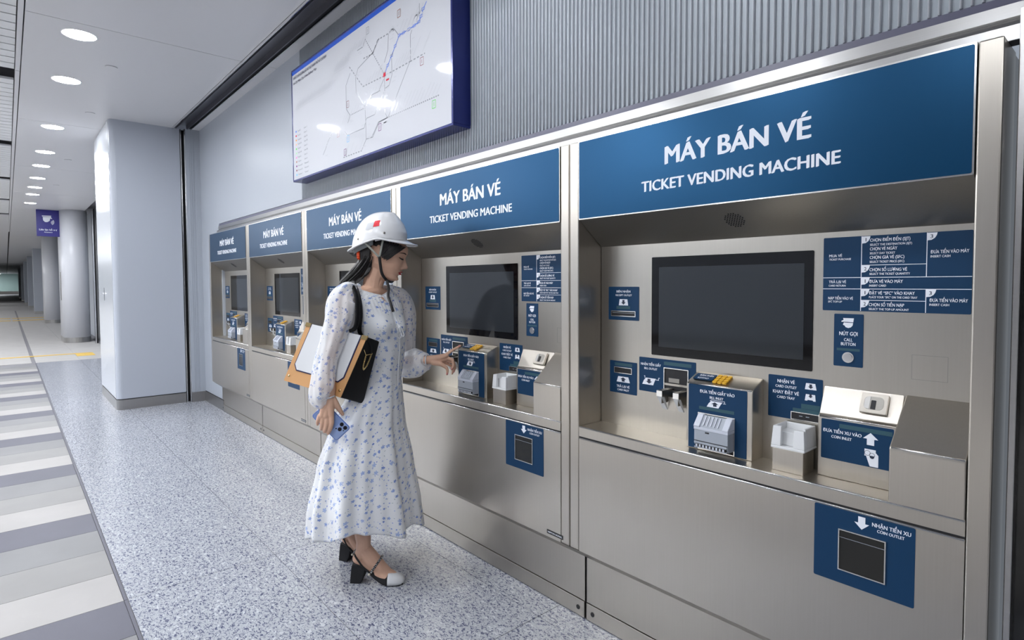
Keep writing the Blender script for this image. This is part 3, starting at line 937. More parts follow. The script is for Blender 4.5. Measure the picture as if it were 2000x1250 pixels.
    text_to(l, 'TRẢ LẠI VÉ', 0.081, 0.145, 1.003, 0.0095, yl); text_to(l, 'CARD INLET', 0.085, 0.143, 0.990, 0.0075, yl)
    l.build('lettering', p)
    q = MB(); ring(q, 0.070, 0.157, 1.060, 1.0845, 0.002, YB - 0.001, 0.003, 'steel_edge'); q.box(0.072, 0.155, YB - 0.0025, YB - 0.001, 1.062, 1.0825, 'gap')
    q.build('card_slot', p)
    # bill outlet
    p = MB(); plate(p, 0.191, 0.436, 1.0045, 1.135, YB, 0.0012, 'blue_label'); p.box(0.303, 0.418, yl, yl + 0.0003, 1.114, 1.1265, 'blue_patch'); p = p.build('bill_outlet_label', t)
    l = MB()
    text_to(l, 'NHẬN TIỀN GIẤY', 0.199, 0.290, 1.1045, 0.0092, yl); text_to(l, 'BILL OUTLET', 0.215, 0.274, 1.0895, 0.0078, yl)
    poly_to(l, [(0.206, 1.031), (0.256, 1.031), (0.262, 1.046), (0.268, 1.057), (0.223, 1.057), (0.213, 1.046)], yl)
    poly_to(l, arrow_pts(0.237, 1.035, 1.0535, 0.028, False), yl - 0.0003, 'black_ink')
    for (a, c_, z0, z1) in ((0.217, 0.219, 1.055, 1.063), (0.279, 0.281, 1.053, 1.061), (0.214, 0.219, 1.062, 1.064), (0.279, 0.285, 1.060, 1.062), (0.268, 0.281, 1.052, 1.054)):
        l.box(a, c_, yl, yl + 0.0003, z0, z1, 'white_ink')
    l.build('lettering', p)
    q = MB(); ring(q, 0.304, 0.408, 1.020, 1.1055, 0.003, YB - 0.001, 0.004, 'steel_edge'); q.box(0.307, 0.405, YB - 0.0015, YB - 0.001, 1.023, 1.1025, 'gap')
    q.box(0.325, 0.37, YB - 0.003, YB - 0.0015, 1.052, 1.068, 'steel_dark'); q.box(0.307, 0.405, YB - 0.003, YB - 0.0015, 1.040, 1.048, 'steel')
    q.build('bill_opening', p)
    br = MB()
    for (a, b2) in ((0.323, 0.346), (0.391, 0.414)):
        br.box(a, b2, -0.040, YB - 0.002, 1.0295, 1.0315, 'steel_dark')
        br.box(a, b2, -0.040, -0.038, 1.010, 1.0315, 'steel_edge')
        br.prism([(-0.040, 1.0100), (-0.020, 1.006), (0.004, 0.958), (-0.002, 0.958)], 'x', a + 0.001, b2 - 0.003, 'white_plastic')
        br.box(a + 0.018, a + 0.0195, -0.036, YB - 0.002, 0.985, 1.030, 'steel_dark')
    br.box(0.346, 0.391, 0.0, 0.002, 0.957, 1.005, 'steel')
    br.build('bill_guide', t)
    # card outlet
    p = MB()
    p.prism(rounded(0.697, 0.862, 0.992, 1.1255, 0.003), 'y', YB - 0.0012, YB, 'blue_label')
    p.box(0.800, 0.855, yl, yl + 0.0003, 1.030, 1.045, 'blue_patch'); p.box(0.775, 0.855, yl, yl + 0.0003, 1.017, 1.029, 'blue_patch')
    p = p.build('card_outlet_label', t)
    l = MB()
    text_to(l, 'NHẬN VÉ', 0.726, 0.780, 1.1025, 0.0105, yl); text_to(l, 'CARD OUTLET', 0.720, 0.786, 1.0875, 0.0080, yl)
    text_to(l, 'KHAY ĐẶT VÉ', 0.712, 0.793, 1.0680, 0.0105, yl); text_to(l, 'CARD TRAY', 0.725, 0.781, 1.0530, 0.0080, yl)
    poly_to(l, [(0.8105, 1.0915), (0.8445, 1.0915), (0.8405, 1.111), (0.8135, 1.111)], yl); poly_to(l, arrow_pts(0.8275, 1.0945, 1.108, 0.016, False), yl - 0.0003, 'black_ink')
    poly_to(l, [(0.8105, 1.057), (0.818, 1.057), (0.819, 1.0595), (0.834, 1.0595), (0.835, 1.057), (0.8425, 1.057), (0.8405, 1.077), (0.8135, 1.077)], yl)
    poly_to(l, arrow_pts(0.8275, 1.066, 1.078, 0.014, False), yl - 0.0003, 'black_ink')
    l.build('lettering', p)
    q = MB(); ring(q, 0.770, 0.856, 0.993, 1.0175, 0.002, YB - 0.0012, 0.003, 'steel_edge'); q.box(0.772, 0.854, YB - 0.003, YB - 0.0012, 0.995, 1.0155, 'gap')
    q.box(0.795, 0.805, YB - 0.0036, YB - 0.003, 1.005, 1.007, 'grey_plastic'); q.box(0.815, 0.825, YB - 0.0036, YB - 0.003, 1.005, 1.007, 'grey_plastic')
    q.build('card_slot', p)
    # shelf
    sh = MB()
    sh.prism([(YF - 0.001, 0.811), (YF - 0.001, 0.846), (YF + 0.003, 0.850), (YB, 0.850), (YB, 0.843), (YF + 0.01, 0.843), (YF + 0.01, 0.811)], 'x', 0.0, U1 + 0.001, 'steel')
    sh.tube([(0.001, YF + 0.0015, 0.8482), (U1, YF + 0.0015, 0.8482)], 0.0036, 'steel_edge', 8)
    sh.build('shelf', t)
    MB().box(0.0, U1 + 0.001, YF + 0.003, YF + 0.011, 0.8025, 0.812, 'gap').build('shadow_gap', t)
    # front panel
    fp = MB()
    fp.prism([(YF, 0.344), (YF, 0.803), (YF + 0.012, 0.803), (YF + 0.012, 0.36), (0.005, 0.28), (0.0, 0.268)], 'x', 0.0, U1 + 0.001, 'steel')
    fp.tube([(0.001, YF + 0.002, 0.8018), (U1, YF + 0.002, 0.8018)], 0.0034, 'steel_edge', 8)
    fp = fp.build('front_panel', t)
    p = MB(); plate(p, 0.8965, 1.1380, 0.5935, 0.7985, YF, 0.0012, 'blue_label', 0.004); p = p.build('coin_outlet_label', t)
    l = MB(); y2 = YF - 0.0016
    text_to(l, 'NHẬN TIỀN XU', 1.041, 1.129, 0.7750, 0.0105, y2); text_to(l, 'COIN OUTLET', 1.053, 1.115, 0.7620, 0.0078, y2)
    poly_to(l, arrow_pts(1.0165, 0.758, 0.7925, 0.036, False), y2)
    l.build('lettering', p)
    q = MB(); ring(q, 0.960, 1.0745, 0.631, 0.745, 0.003, YF - 0.001, 0.004, 'steel_edge')
    q.box(0.963, 1.0715, YF - 0.002, YF - 0.001, 0.634, 0.742, 'dark_glass'); q.box(0.963, 1.0715, YF - 0.0026, YF - 0.002, 0.7215, 0.7225, 'grey_plastic')
    q.build('coin_flap', p)
    p = MB().box(1.158, 1.250, YF - 0.0012, YF, 0.3580, 0.3755, 'black').build('maker_plate', t)
    l = MB(); text_to(l, 'NIPPON SIGNAL', 1.164, 1.245, 0.3635, 0.0065, YF - 0.0016); l.build('lettering', p)
    # kick panel and kick plate
    MB().box(-0.046, 1.280, 0.0, 0.010, 0.077, 0.285, 'steel').box(-0.052, -0.047, 0.003, 0.01, 0.0, 0.285, 'gap').build('kick_panel', t)
    k = MB().box(-0.046, 1.280, -0.004, 0.008, 0.004, 0.074, 'steel', bev=0.0012)
    k = k.build('kick_plate', t)
    for u in (-0.012, 1.246):
        MB().disc((u, -0.0045, 0.038), 0.0095, (0, -1, 0), 0.0012, 'black', 20).build('bolt_cap', k)
    # bill inlet housing
    h = housing('bill_inlet_housing', t, 0.443, 0.680, -0.035, 0.85, 1.079, 1.107)
    p = MB(); plate(p, 0.452, 0.662, 0.853, 1.0715, -0.035, 0.0012, 'blue_label', 0.002); p.box(0.493, 0.619, -0.0366, -0.0363, 0.990, 1.0005, 'blue_patch'); p = p.build('bill_inlet_label', h)
    l = p_l = MB(); y3 = -0.0367
    text_to(l, 'ĐƯA TIỀN GIẤY VÀO', 0.495, 0.620, 1.0470, 0.0100, y3); text_to(l, 'BILL INLET', 0.532, 0.581, 1.0310, 0.0080, y3)
    poly_to(l, [(0.521, 1.002), (0.564, 1.002), (0.571, 1.014), (0.578, 1.0235), (0.537, 1.0235), (0.528, 1.014)], y3); poly_to(l, arrow_pts(0.551, 1.006, 1.021, 0.026), y3 - 0.0003, 'black_ink')
    for (a, c_, z0, z1) in ((0.536, 0.586, 1.0265, 1.028), (0.533, 0.538, 1.0235, 1.025), (0.580, 0.590, 1.0195, 1.0210), (0.585, 0.5865, 1.021, 1.028)):
        l.box(a, c_, y3, y3 + 0.0003, z0, z1, 'white_ink')
    l.build('lettering', h)
    q = MB(); ring(q, 0.4895, 0.6225, 0.854, 0.979, 0.003, -0.036, 0.003, 'steel_edge'); q.box(0.4925, 0.6195, -0.0372, -0.036, 0.857, 0.976, 'gap')
    q.build('bill_inlet_frame', h)
    # note reader unit that stands out of the housing
    q = MB()
    ya, yb2 = -0.074, -0.036
    q.prism([(yb2, 0.868), (ya + 0.008, 0.868), (ya, 0.885), (ya, 0.935), (ya + 0.002, 0.940), (-0.046, 0.974), (yb2, 0.974)], 'x', 0.497, 0.618, 'grey_plastic', bev=0.0015)
    for (a, c_) in ((0.4955, 0.5175), (0.5975, 0.6195)):
        q.prism([(yb2, 0.940), (ya - 0.002, 0.937), (ya - 0.003, 0.942), (-0.048, 0.9765), (yb2, 0.9765)], 'x', a, c_, 'grey_plastic_light', bev=0.002)
    q.box(0.4962, 0.6188, ya - 0.0015, yb2, 0.929, 0.938, 'grey_plastic_light', bev=0.001)
    for k_ in range(5):
        a = 0.527 + 0.013 * k_
        q.prism([(ya + 0.006, 0.945), (ya + 0.002, 0.945), (-0.050, 0.9735), (-0.047, 0.971)], 'x', a, a + 0.003, 'grey_plastic_light')
    q.box(0.538, 0.552, ya - 0.0008, ya, 0.920, 0.925, 'black')
    q.box(0.4975, 0.6175, ya - 0.0012, ya + 0.002, 0.8905, 0.8925, 'black')
    q.box(0.503, 0.612, ya - 0.0030, ya + 0.004, 0.8725, 0.8815, 'black')
    for k_ in range(9):
        q.box(0.506 + 0.012 * k_, 0.512 + 0.012 * k_, ya - 0.0045, ya - 0.003, 0.873, 0.881, 'grey_plastic_light')
    q.box(0.499, 0.616, ya - 0.0035, ya + 0.006, 0.8825, 0.8895, 'grey_plastic', bev=0.001)
    q.box(0.499, 0.616, ya - 0.0030, ya + 0.006, 0.8680, 0.8722, 'grey_plastic', bev=0.001)
    q.build('note_reader', h)
    fr_ = slope_frame(0, -0.035, 1.079, 1.107)
    q = MB(); plate(q, 0.455, 0.528, 0.020, 0.060, -0.001, 0.0012, 'blue_label', 0.002, fr_); q = q.build('keypad_label', h)
    l = MB(); text_to(l, 'BÀN PHÍM', 0.470, 0.520, 0.043, 0.0095, -0.0026, frame=fr_); text_to(l, 'KEYPAD', 0.470, 0.511, 0.026, 0.0085, -0.0026, frame=fr_)
    l.build('key_lettering', h)
    key0 = None
    for r_ in range(4):
        for c_ in range(3):
            u_ = 0.542 + c_ * 0.0175; v_ = 0.014 + r_ * 0.0135
            if key0 is None:
                km = MB().prism(rounded(-0.0072, 0.0072, -0.0052, 0.0052, 0.0025), 'y', -0.0052, 0.0, 'yellow_key', mtx=fr_.to_3x3().to_4x4())
                key0 = km.build('key', h)
                o_ = key0
            else:
                o_ = key0.copy(); COL.objects.link(o_); o_.parent = h
            o_.location = fr_ @ Vector((u_, -0.0005, v_))
    # card tray on its pedestal
    MB().box(0.7545, 0.8455, -0.057, 0.02, 0.850, 0.918, 'steel', bev=0.0015).build('tray_pedestal', t)
    tr_ = MB()
    b0, b1, t0, t1 = 0.750, 0.850, 0.7545, 0.8455
    yF0, yF1, yK = -0.060, -0.055, 0.030
    def quadbox(u0, u1, U0, U1_, y0, y1, Y0, Y1, z0, z1):
        v = [(u0, y0, z0), (u1, y0, z0), (u1, y1, z0), (u0, y1, z0), (U0, Y0, z1), (U1_, Y0, z1), (U1_, Y1, z1), (U0, Y1, z1)]
        tr_.add(v, [(0, 3, 2, 1), (4, 5, 6, 7), (0, 1, 5, 4), (1, 2, 6, 5), (2, 3, 7, 6), (3, 0, 4, 7)], 'white_plastic')
    quadbox(b0, b1, b0 + 0.0006, b1 - 0.0006, yF0, yK, yF0 + 0.0006, yK, 0.918, 0.926)
    quadbox(b0 + 0.0006, 0.7795, t0, 0.7795, yF0 + 0.0006, -0.044, yF1, -0.044, 0.926, 0.985)
    quadbox(0.8165, b1 - 0.0006, 0.8165, t1, yF0 + 0.0006, -0.044, yF1, -0.044, 0.926, 0.980)
    quadbox(b0 + 0.0006, 0.762, t0, 0.762, -0.044, yK, -0.044, yK, 0.926, 0.985)
    quadbox(0.838, b1 - 0.0006, 0.838, t1, -0.044, yK, -0.044, yK, 0.926, 0.985)
    quadbox(0.762, 0.838, 0.762, 0.838, 0.016, yK, 0.020, yK, 0.926, 0.985)
    quadbox(0.762, 0.838, 0.762, 0.838, -0.040, 0.016, -0.034, 0.020, 0.926, 0.966)
    trb = tr_.build('card_tray', t)
    md = trb.modifiers.new('bevel', 'BEVEL'); md.width = 0.0018; md.segments = 2; md.limit_method = 'ANGLE'
    # coin inlet housing
    h = housing('coin_inlet_housing', t, 0.866, 1.0725, -0.0075, 0.85, 1.031, 1.110)
    p = MB(); plate(p, 0.876, 1.061, 0.9045, 1.0205, -0.0075, 0.0012, 'blue_label', 0.003); p.box(0.925, 1.058, -0.0091, -0.0088, 1.000, 1.012, 'blue_patch'); p = p.build('coin_inlet_label', h)
    l = MB(); y4 = -0.0092
    text_to(l, 'ĐƯA TIỀN XU VÀO', 0.881, 0.983, 0.9830, 0.0095, y4); text_to(l, 'COIN INLET', 0.904, 0.958, 0.9680, 0.0080, y4)
    poly_to(l, arrow_pts(1.0055, 0.966, 1.0005, 0.038), y4)
    poly_to(l, [(0.991, 0.9345), (0.991, 0.9545), (1.019, 0.9545), (1.019, 0.947), (1.0255, 0.940), (1.0255, 0.907), (1.0045, 0.907), (1.000, 0.920), (0.995, 0.935)][::-1], y4)
    # coin drawn as rings of ink
    for (cx_, cz_, r_) in ((0.9985, 0.9435, 0.0075), (1.010, 0.9385, 0.0070)):
        pts = [(cx_ + r_ * math.cos(a), cz_ + r_ * math.sin(a)) for a in [2 * PI * k / 16 for k in range(16)]]
        for k in range(16):
            a, b3 = pts[k], pts[(k + 1) % 16]
            ai = (cx_ + (a[0] - cx_) * 0.86, cz_ + (a[1] - cz_) * 0.86); bi = (cx_ + (b3[0] - cx_) * 0.86, cz_ + (b3[1] - cz_) * 0.86)
            poly_to(l, [a, b3, bi, ai], y4 - 0.0003, 'black_ink')
    poly_to(l, [(1.004, 0.937), (1.016, 0.937), (1.015, 0.931), (1.010, 0.9285), (1.005, 0.931)], y4 - 0.0003, 'black_ink')
    l.build('lettering', h)
    fr_ = slope_frame(0, -0.0075, 1.031, 1.110)
    q = MB()
    q.prism(rounded(0.972, 1.040, 0.023, 0.080, 0.003), 'y', -0.010, 0.0, 'steel', bev=0.001, mtx=fr_)
    q.prism(rounded(0.982, 1.031, 0.033, 0.071, 0.012), 'y', -0.0108, -0.0100, 'steel_dark', mtx=fr_)
    q.prism([(0.984, 0.038), (0.990, 0.034), (0.997, 0.034), (0.997, 0.070), (0.990, 0.070), (0.984, 0.062)], 'y', -0.0118, -0.0108, 'steel_base', mtx=fr_)
    q.prism(rounded(1.000, 1.012, 0.034, 0.060, 0.0015), 'y', -0.0118, -0.0108, 'gap', mtx=fr_)
    q.build('coin_slot', h)
    # plain housing at the right end
    m_ = MB()
    poly = [(YF - 0.0005, 0.845), (YF - 0.0005, 0.989), (YF + 0.001, 0.994), (YF + 0.008, 1.000), (YB, 1.112), (YB, 0.845)]
    m_.prism(poly, 'x', 1.076, U1, 'steel', bev=0.003)
    m_.tube([(1.081, YF + 0.0015, 0.9935), (U1 - 0.002, YF + 0.0015, 0.9935)], 0.003, 'steel_edge', 8)
    m_.build('side_housing', t)
    return t

MX = [(-1.548, 1.0), (-2.914, 1.022), (-4.2795, 1.0205), (-5.6435, 1.0205), (-7.0075, 1.0205)]
ML = ['nearest ticket vending machine, largest, at the right end of the row', 'second ticket vending machine from the right, the one the woman in the helmet uses',
      'middle ticket vending machine of the five, mostly hidden behind the woman', 'fourth ticket vending machine from the right, left of the woman\'s handbag',
      'farthest ticket vending machine, at the left end of the row by the plain wall']
GM = 'stainless ticket vending machines in a row'
m0 = build_machine()
for i, (x, s_) in enumerate(MX):
    o = m0 if i == 0 else copy_tree(m0)
    o.location = (x, 1.80, 0)
    o.scale = (s_, 1, 1)
    o['label'] = ML[i]; o['group'] = GM

# ------------------------------------------------------------------ the woman
def skin_mat():
    m, nt, b = new_mat('skin')
    setp(b, rough=0.48, spec=0.4, sss=0.0)
    geo = N(nt, 'ShaderNodeNewGeometry')
    n1 = N(nt, 'ShaderNodeTexNoise'); n1.inputs['Scale'].default_value = 14; n1.inputs['Detail'].default_value = 4
    nt.links.new(geo.outputs['Position'], n1.inputs['Vector'])
    mx = N(nt, 'ShaderNodeMix', data_type='RGBA')
    mx.inputs['A'].default_value = (0.60, 0.35, 0.24, 1)
    mx.inputs['B'].default_value = (0.74, 0.47, 0.34, 1)
    nt.links.new(n1.outputs[0], mx.inputs['Factor'])
    nt.links.new(mx.outputs['Result'], b.inputs['Base Color'])
    return m
M['skin'] = skin_mat()
M['lips'] = simple('lips', (0.42, 0.012, 0.025), 0.35)
M['nail'] = simple('nail', (0.75, 0.33, 0.30), 0.25)
M['hair'] = simple('hair', (0.010, 0.008, 0.008), 0.38, spec=0.6)
M['lash'] = simple('lash', (0.012, 0.009, 0.008), 0.6)
M['brow'] = simple('brow', (0.06, 0.032, 0.022), 0.7)
M['eye_white'] = simple('eye_white', (0.55, 0.52, 0.50), 0.2)
M['helmet'] = simple('helmet_white', (0.80, 0.80, 0.81), 0.22, spec=0.6, coat=0.4, coatr=0.08)
M['sticker_red'] = simple('sticker_red', (0.75, 0.02, 0.04), 0.35)
M['sticker_grey'] = simple('sticker_grey', (0.56, 0.57, 0.60), 0.45)
M['strap_grey'] = simple('strap_grey', (0.36, 0.37, 0.33), 0.7)
M['band_grey'] = simple('band_grey', (0.22, 0.24, 0.25), 0.6)
M['orange'] = simple('orange_knob', (0.85, 0.09, 0.02), 0.4)
M['leather_black'] = simple('leather_black', (0.006, 0.006, 0.007), 0.45, spec=0.25)
M['leather_tan'] = simple('leather_tan', (0.60, 0.32, 0.13), 0.45)
M['leather_navy'] = simple('leather_navy', (0.008, 0.010, 0.07), 0.4)
M['leather_white'] = simple('leather_white', (0.66, 0.67, 0.69), 0.55)
M['gold'] = simple('gold', (0.80, 0.60, 0.28), 0.22, 1.0)
M['suede'] = simple('suede_black', (0.010, 0.010, 0.012), 0.8)
M['pearl'] = simple('pearl', (0.75, 0.70, 0.58), 0.2)
M['phone_blue'] = simple('phone_blue', (0.27, 0.39, 0.72), 0.22, spec=0.6)
M['phone_edge'] = simple('phone_edge', (0.10, 0.20, 0.60), 0.15, spec=0.7)
M['phone_light'] = simple('phone_light', (0.36, 0.48, 0.80), 0.15, spec=0.7)
M['lens'] = simple('lens', (0.012, 0.012, 0.02), 0.08)
M['cord'] = simple('cord_white', (0.74, 0.75, 0.78), 0.6)

def floral(name, sheer):
    m, nt, b = new_mat(name)
    setp(b, rough=0.75, spec=0.25, sheen=0.2)
    lk = nt.links.new
    def math_(op, a, b2=None, c=None):
        n_ = N(nt, 'ShaderNodeMath', operation=op)
        for i, q in enumerate((a, b2, c)):
            if q is None: continue
            if isinstance(q, (int, float)): n_.inputs[i].default_value = q
            else: lk(q, n_.inputs[i])
        return n_.outputs[0]
    uv = N(nt, 'ShaderNodeUVMap')
    def cells(scale, off):
        mp = N(nt, 'ShaderNodeMapping'); mp.inputs['Scale'].default_value = (scale, scale, 1); mp.inputs['Location'].default_value = (off, off * 0.7, 0)
        nzd = N(nt, 'ShaderNodeTexNoise'); nzd.inputs['Scale'].default_value = 160.0; lk(uv.outputs[0], nzd.inputs['Vector'])
        vsub = N(nt, 'ShaderNodeVectorMath', operation='MULTIPLY_ADD'); vsub.inputs[1].default_value = (0.006, 0.006, 0)
        lk(nzd.outputs['Color'], vsub.inputs[0]); lk(uv.outputs[0], vsub.inputs[2])
        lk(vsub.outputs[0], mp.inputs['Vector'])
        vo = N(nt, 'ShaderNodeTexVoronoi', voronoi_dimensions='2D'); vo.inputs['Scale'].default_value = 1.0; vo.inputs['Randomness'].default_value = 0.85
        lk(mp.outputs[0], vo.inputs['Vector'])
        df = N(nt, 'ShaderNodeVectorMath', operation='SUBTRACT')
        lk(mp.outputs[0], df.inputs[0]); lk(vo.outputs['Position'], df.inputs[1])
        sp = N(nt, 'ShaderNodeSeparateXYZ'); lk(df.outputs[0], sp.inputs[0])
        sc = N(nt, 'ShaderNodeSeparateColor'); lk(vo.outputs['Color'], sc.inputs[0])
        r_ = math_('SQRT', math_('ADD', math_('MULTIPLY', sp.outputs[0], sp.outputs[0]), math_('MULTIPLY', sp.outputs[1], sp.outputs[1])))
        th = math_('ARCTAN2', sp.outputs[1], sp.outputs[0])
        return sp, sc, r_, th
    def flower(scale, off, R0, R1, keep):
        sp, sc, r_, th = cells(scale, off)
        ang = math_('MULTIPLY_ADD', sc.outputs[0], 6.28, th)
        pet = math_('ABSOLUTE', math_('COSINE', math_('MULTIPLY', ang, 2.5)))
        R_ = math_('MULTIPLY_ADD', sc.outputs[1], R1 - R0, R0)
        edge = math_('MULTIPLY', R_, math_('MULTIPLY_ADD', pet, 0.62, 0.38))
        inside = math_('LESS_THAN', r_, edge)
        kp = math_('LESS_THAN', sc.outputs[2], keep)
        return math_('MULTIPLY', inside, kp), sc
    f1, s1 = flower(29.0, 0.0, 0.18, 0.33, 0.60)
    f2, s2 = flower(46.0, 5.3, 0.11, 0.21, 0.42)
    sp, sc, r_, th = cells(40.0, 9.1)
    a_ = math_('MULTIPLY', sc.outputs[0], 6.28)
    ca, sa = math_('COSINE', a_), math_('SINE', a_)
    lx_ = math_('ADD', math_('MULTIPLY', sp.outputs[0], ca), math_('MULTIPLY', sp.outputs[1], sa))
    ly_ = math_('SUBTRACT', math_('MULTIPLY', sp.outputs[1], ca), math_('MULTIPLY', sp.outputs[0], sa))
    leaf = math_('MULTIPLY', math_('LESS_THAN', math_('ABSOLUTE', lx_), 0.13), math_('LESS_THAN', math_('ABSOLUTE', ly_), 0.040))
    leaf = math_('MULTIPLY', leaf, math_('LESS_THAN', sc.outputs[1], 0.33))
    base = (0.90, 0.91, 0.93, 1)
    def mixc(fac, A, B):
        mx = N(nt, 'ShaderNodeMix', data_type='RGBA')
        for nm, q in (('Factor', fac), ('A', A), ('B', B)):
            if isinstance(q, tuple): mx.inputs[nm].default_value = q
            elif isinstance(q, (int, float)): mx.inputs[nm].default_value = q
            else: lk(q, mx.inputs[nm])
        return mx.outputs['Result']
    c1 = mixc(s1.outputs[1], (0.14, 0.24, 0.62, 1), (0.45, 0.56, 0.82, 1))
    c2 = mixc(s2.outputs[0], (0.16, 0.26, 0.68, 1), (0.48, 0.56, 0.82, 1))
    col = mixc(f1, base, c1)
    col = mixc(f2, col, c2)
    col = mixc(leaf, col, (0.36, 0.43, 0.45, 1))
    lk(col, b.inputs['Base Color'])
    tr = N(nt, 'ShaderNodeBsdfTransparent') if sheer else N(nt, 'ShaderNodeBsdfTranslucent')
    if not sheer: lk(col, tr.inputs['Color'])
    ms = N(nt, 'ShaderNodeMixShader'); ms.inputs[0].default_value = 0.30 if sheer else 0.18
    out = nt.nodes['Material Output']
    lk(b.outputs[0], ms.inputs[1]); lk(tr.outputs[0], ms.inputs[2]); lk(ms.outputs[0], out.inputs['Surface'])
    return m
M['floral'] = floral('floral_chiffon', False)
M['floral_sheer'] = floral('floral_sheer', True)

PX, PY, PZR = -2.62, 1.30, math.radians(63.64)
woman = thing('person', 'woman in a white blue-flowered dress and white helmet pressing a ticket machine keypad', 'person', (PX, PY, 0), PZR)

def ivs(tab, z):
    """smooth interpolation in a table of (z, value, ...) sorted by z"""
    if z <= tab[0][0]: return tab[0][1:]
    if z >= tab[-1][0]: return tab[-1][1:]
    for a, b_ in zip(tab, tab[1:]):
        if a[0] <= z <= b_[0]:
            t = (z - a[0]) / (b_[0] - a[0])
            t = t * t * (3 - 2 * t) * 0.5 + t * 0.5
            return tuple(p + (q - p) * t for p, q in zip(a[1:], b_[1:]))

# head in its own frame: x forward, y to her left, z up, eyes at z = 0
HEADT = [  # z, front, back, half width
    (-0.135, 0.020, -0.055, 0.030), (-0.124, 0.056, -0.062, 0.036), (-0.116, 0.082, -0.066, 0.042), (-0.104, 0.0945, -0.070, 0.047), (-0.090, 0.0925, -0.078, 0.052), (-0.076, 0.0955, -0.086, 0.057),
    (-0.060, 0.0985, -0.092, 0.062), (-0.040, 0.0990, -0.098, 0.067), (-0.020, 0.0970, -0.101, 0.071), (0.0, 0.0935, -0.103, 0.0735), (0.020, 0.1015, -0.104, 0.0745), (0.045, 0.0960, -0.102, 0.0745),
    (0.070, 0.072, -0.094, 0.068), (0.086, 0.046, -0.078, 0.055), (0.098, 0.018, -0.050, 0.034), (0.110, 0.0, -0.012, 0.006)]
def head_pt(z, th):
    f, bk, w = ivs(HEADT, z)
    xc = (f + bk) / 2 - 0.008; af = f - xc; ab = xc - bk
    c, s = math.cos(th), math.sin(th)
    e = 0.88
    cx_ = math.copysign(abs(c) ** e, c); sy_ = math.copysign(abs(s) ** e, s)
    x = xc + (af if c > 0 else ab) * cx_
    y = w * sy_
    if c > 0:
        g = lambda v, s_: math.exp(-(v / s_) ** 2)
        # nose
        nz = 0.0
        if -0.056 < z < 0.016:
            prof = [(-0.056, 0.0), (-0.050, 0.010), (-0.044, 0.0215), (-0.037, 0.0245), (-0.028, 0.0185), (-0.014, 0.0105), (0.0, 0.0055), (0.016, 0.0)]
            nz = ivs(prof, z)[0]
            sg = 0.0075 + 0.0065 * g(z + 0.043, 0.014)
            x += nz * g(y, sg)
            if abs(z + 0.044) < 0.012: x += 0.007 * g(abs(y) - 0.0125, 0.005) * g(z + 0.044, 0.006)
        # lips
        x += 0.0062 * g(z + 0.0655, 0.0040) * g(y, 0.019) + 0.0060 * g(z + 0.0775, 0.0048) * g(y, 0.017)
        x -= 0.0030 * g(z + 0.0712, 0.0018) * g(y, 0.024)
        x -= 0.0035 * g(z + 0.088, 0.006) * g(y, 0.022)
        x += 0.0050 * g(z + 0.106, 0.010) * g(y, 0.018)
        # eye sockets, lids, cheek bones
        x -= 0.0080 * g(abs(y) - 0.031, 0.013) * g(z - 0.003, 0.012)
        x += 0.0055 * g(abs(y) - 0.031, 0.011) * g(z + 0.001, 0.0065)
        x += 0.0035 * g(abs(y) - 0.040, 0.016) * g(z + 0.030, 0.016)
    return Vector((x, y, z))
HYAW, HPIT = math.radians(-13), math.radians(19)
HO = Vector((0.1174, -0.0000, 1.5805))
HS_ = 1.045
HM = Matrix.Translation(HO) @ Matrix.Rotation(HYAW, 4, 'Z') @ Matrix.Rotation(HPIT, 4, 'Y') @ Matrix.Diagonal((1.05 * HS_, HS_, HS_ * 1.02, 1))

def capsule(bm, p, q, r0, r1, n=14):
    """tapered capsule added to bm"""
    p = Vector(p); q = Vector(q); ax = (q - p); L = ax.length
    if L < 1e-6: ax = Vector((0, 0, 1)); L = 1e-6
    ax.normalize(); u = ax.orthogonal().normalized(); w = ax.cross(u)
    rings = []
    for k in range(1, 5):
        a = PI / 2 * k / 4
        rings.append((p - ax * r0 * math.cos(a), r0 * math.sin(a)))
    for k in range(4, 0, -1):
        a = PI / 2 * k / 4
        rings.append((q + ax * r1 * math.cos(a), r1 * math.sin(a)))
    rows = [[bm.verts.new(c + u * math.cos(2 * PI * j / n) * r + w * math.sin(2 * PI * j / n) * r) for j in range(n)] for c, r in rings]
    for a, b_ in zip(rows, rows[1:]):
        for j in range(n):
            bm.faces.new((a[j], a[(j + 1) % n], b_[(j + 1) % n], b_[j]))
    for row, c in ((rows[0], p - ax * r0), (rows[-1], q + ax * r1)):
        v = bm.verts.new(c)
        for j in range(n):
            bm.faces.new((row[j], row[(j + 1) % n], v) if row is rows[-1] else (row[(j + 1) % n], row[j], v))
def chain(bm, pts):
    for a, b_ in zip(pts, pts[1:]):
        capsule(bm, a[:3], b_[:3], a[3], b_[3])
def ellipsoid(bm, c, rad, rot=0.0, n=20):
    m_ = Matrix.Translation(Vector(c)) @ Matrix.Rotation(rot, 4, 'Z') @ Matrix.Diagonal((rad[0], rad[1], rad[2], 1))
    bmesh.ops.create_uvsphere(bm, u_segments=n, v_segments=n // 2 + 2, radius=1.0, matrix=m_)

TY = math.radians(40)                 # torso turned 40 degrees from the lens axis towards the machines
LAT = Vector((math.cos(TY), math.sin(TY), 0)); FWD = Vector((math.sin(TY), -math.cos(TY), 0))
TROT = TY                              # local x of the torso = towards her left
def A4(p, r): return (p[0], p[1], p[2], r)

bm = bmesh.new()
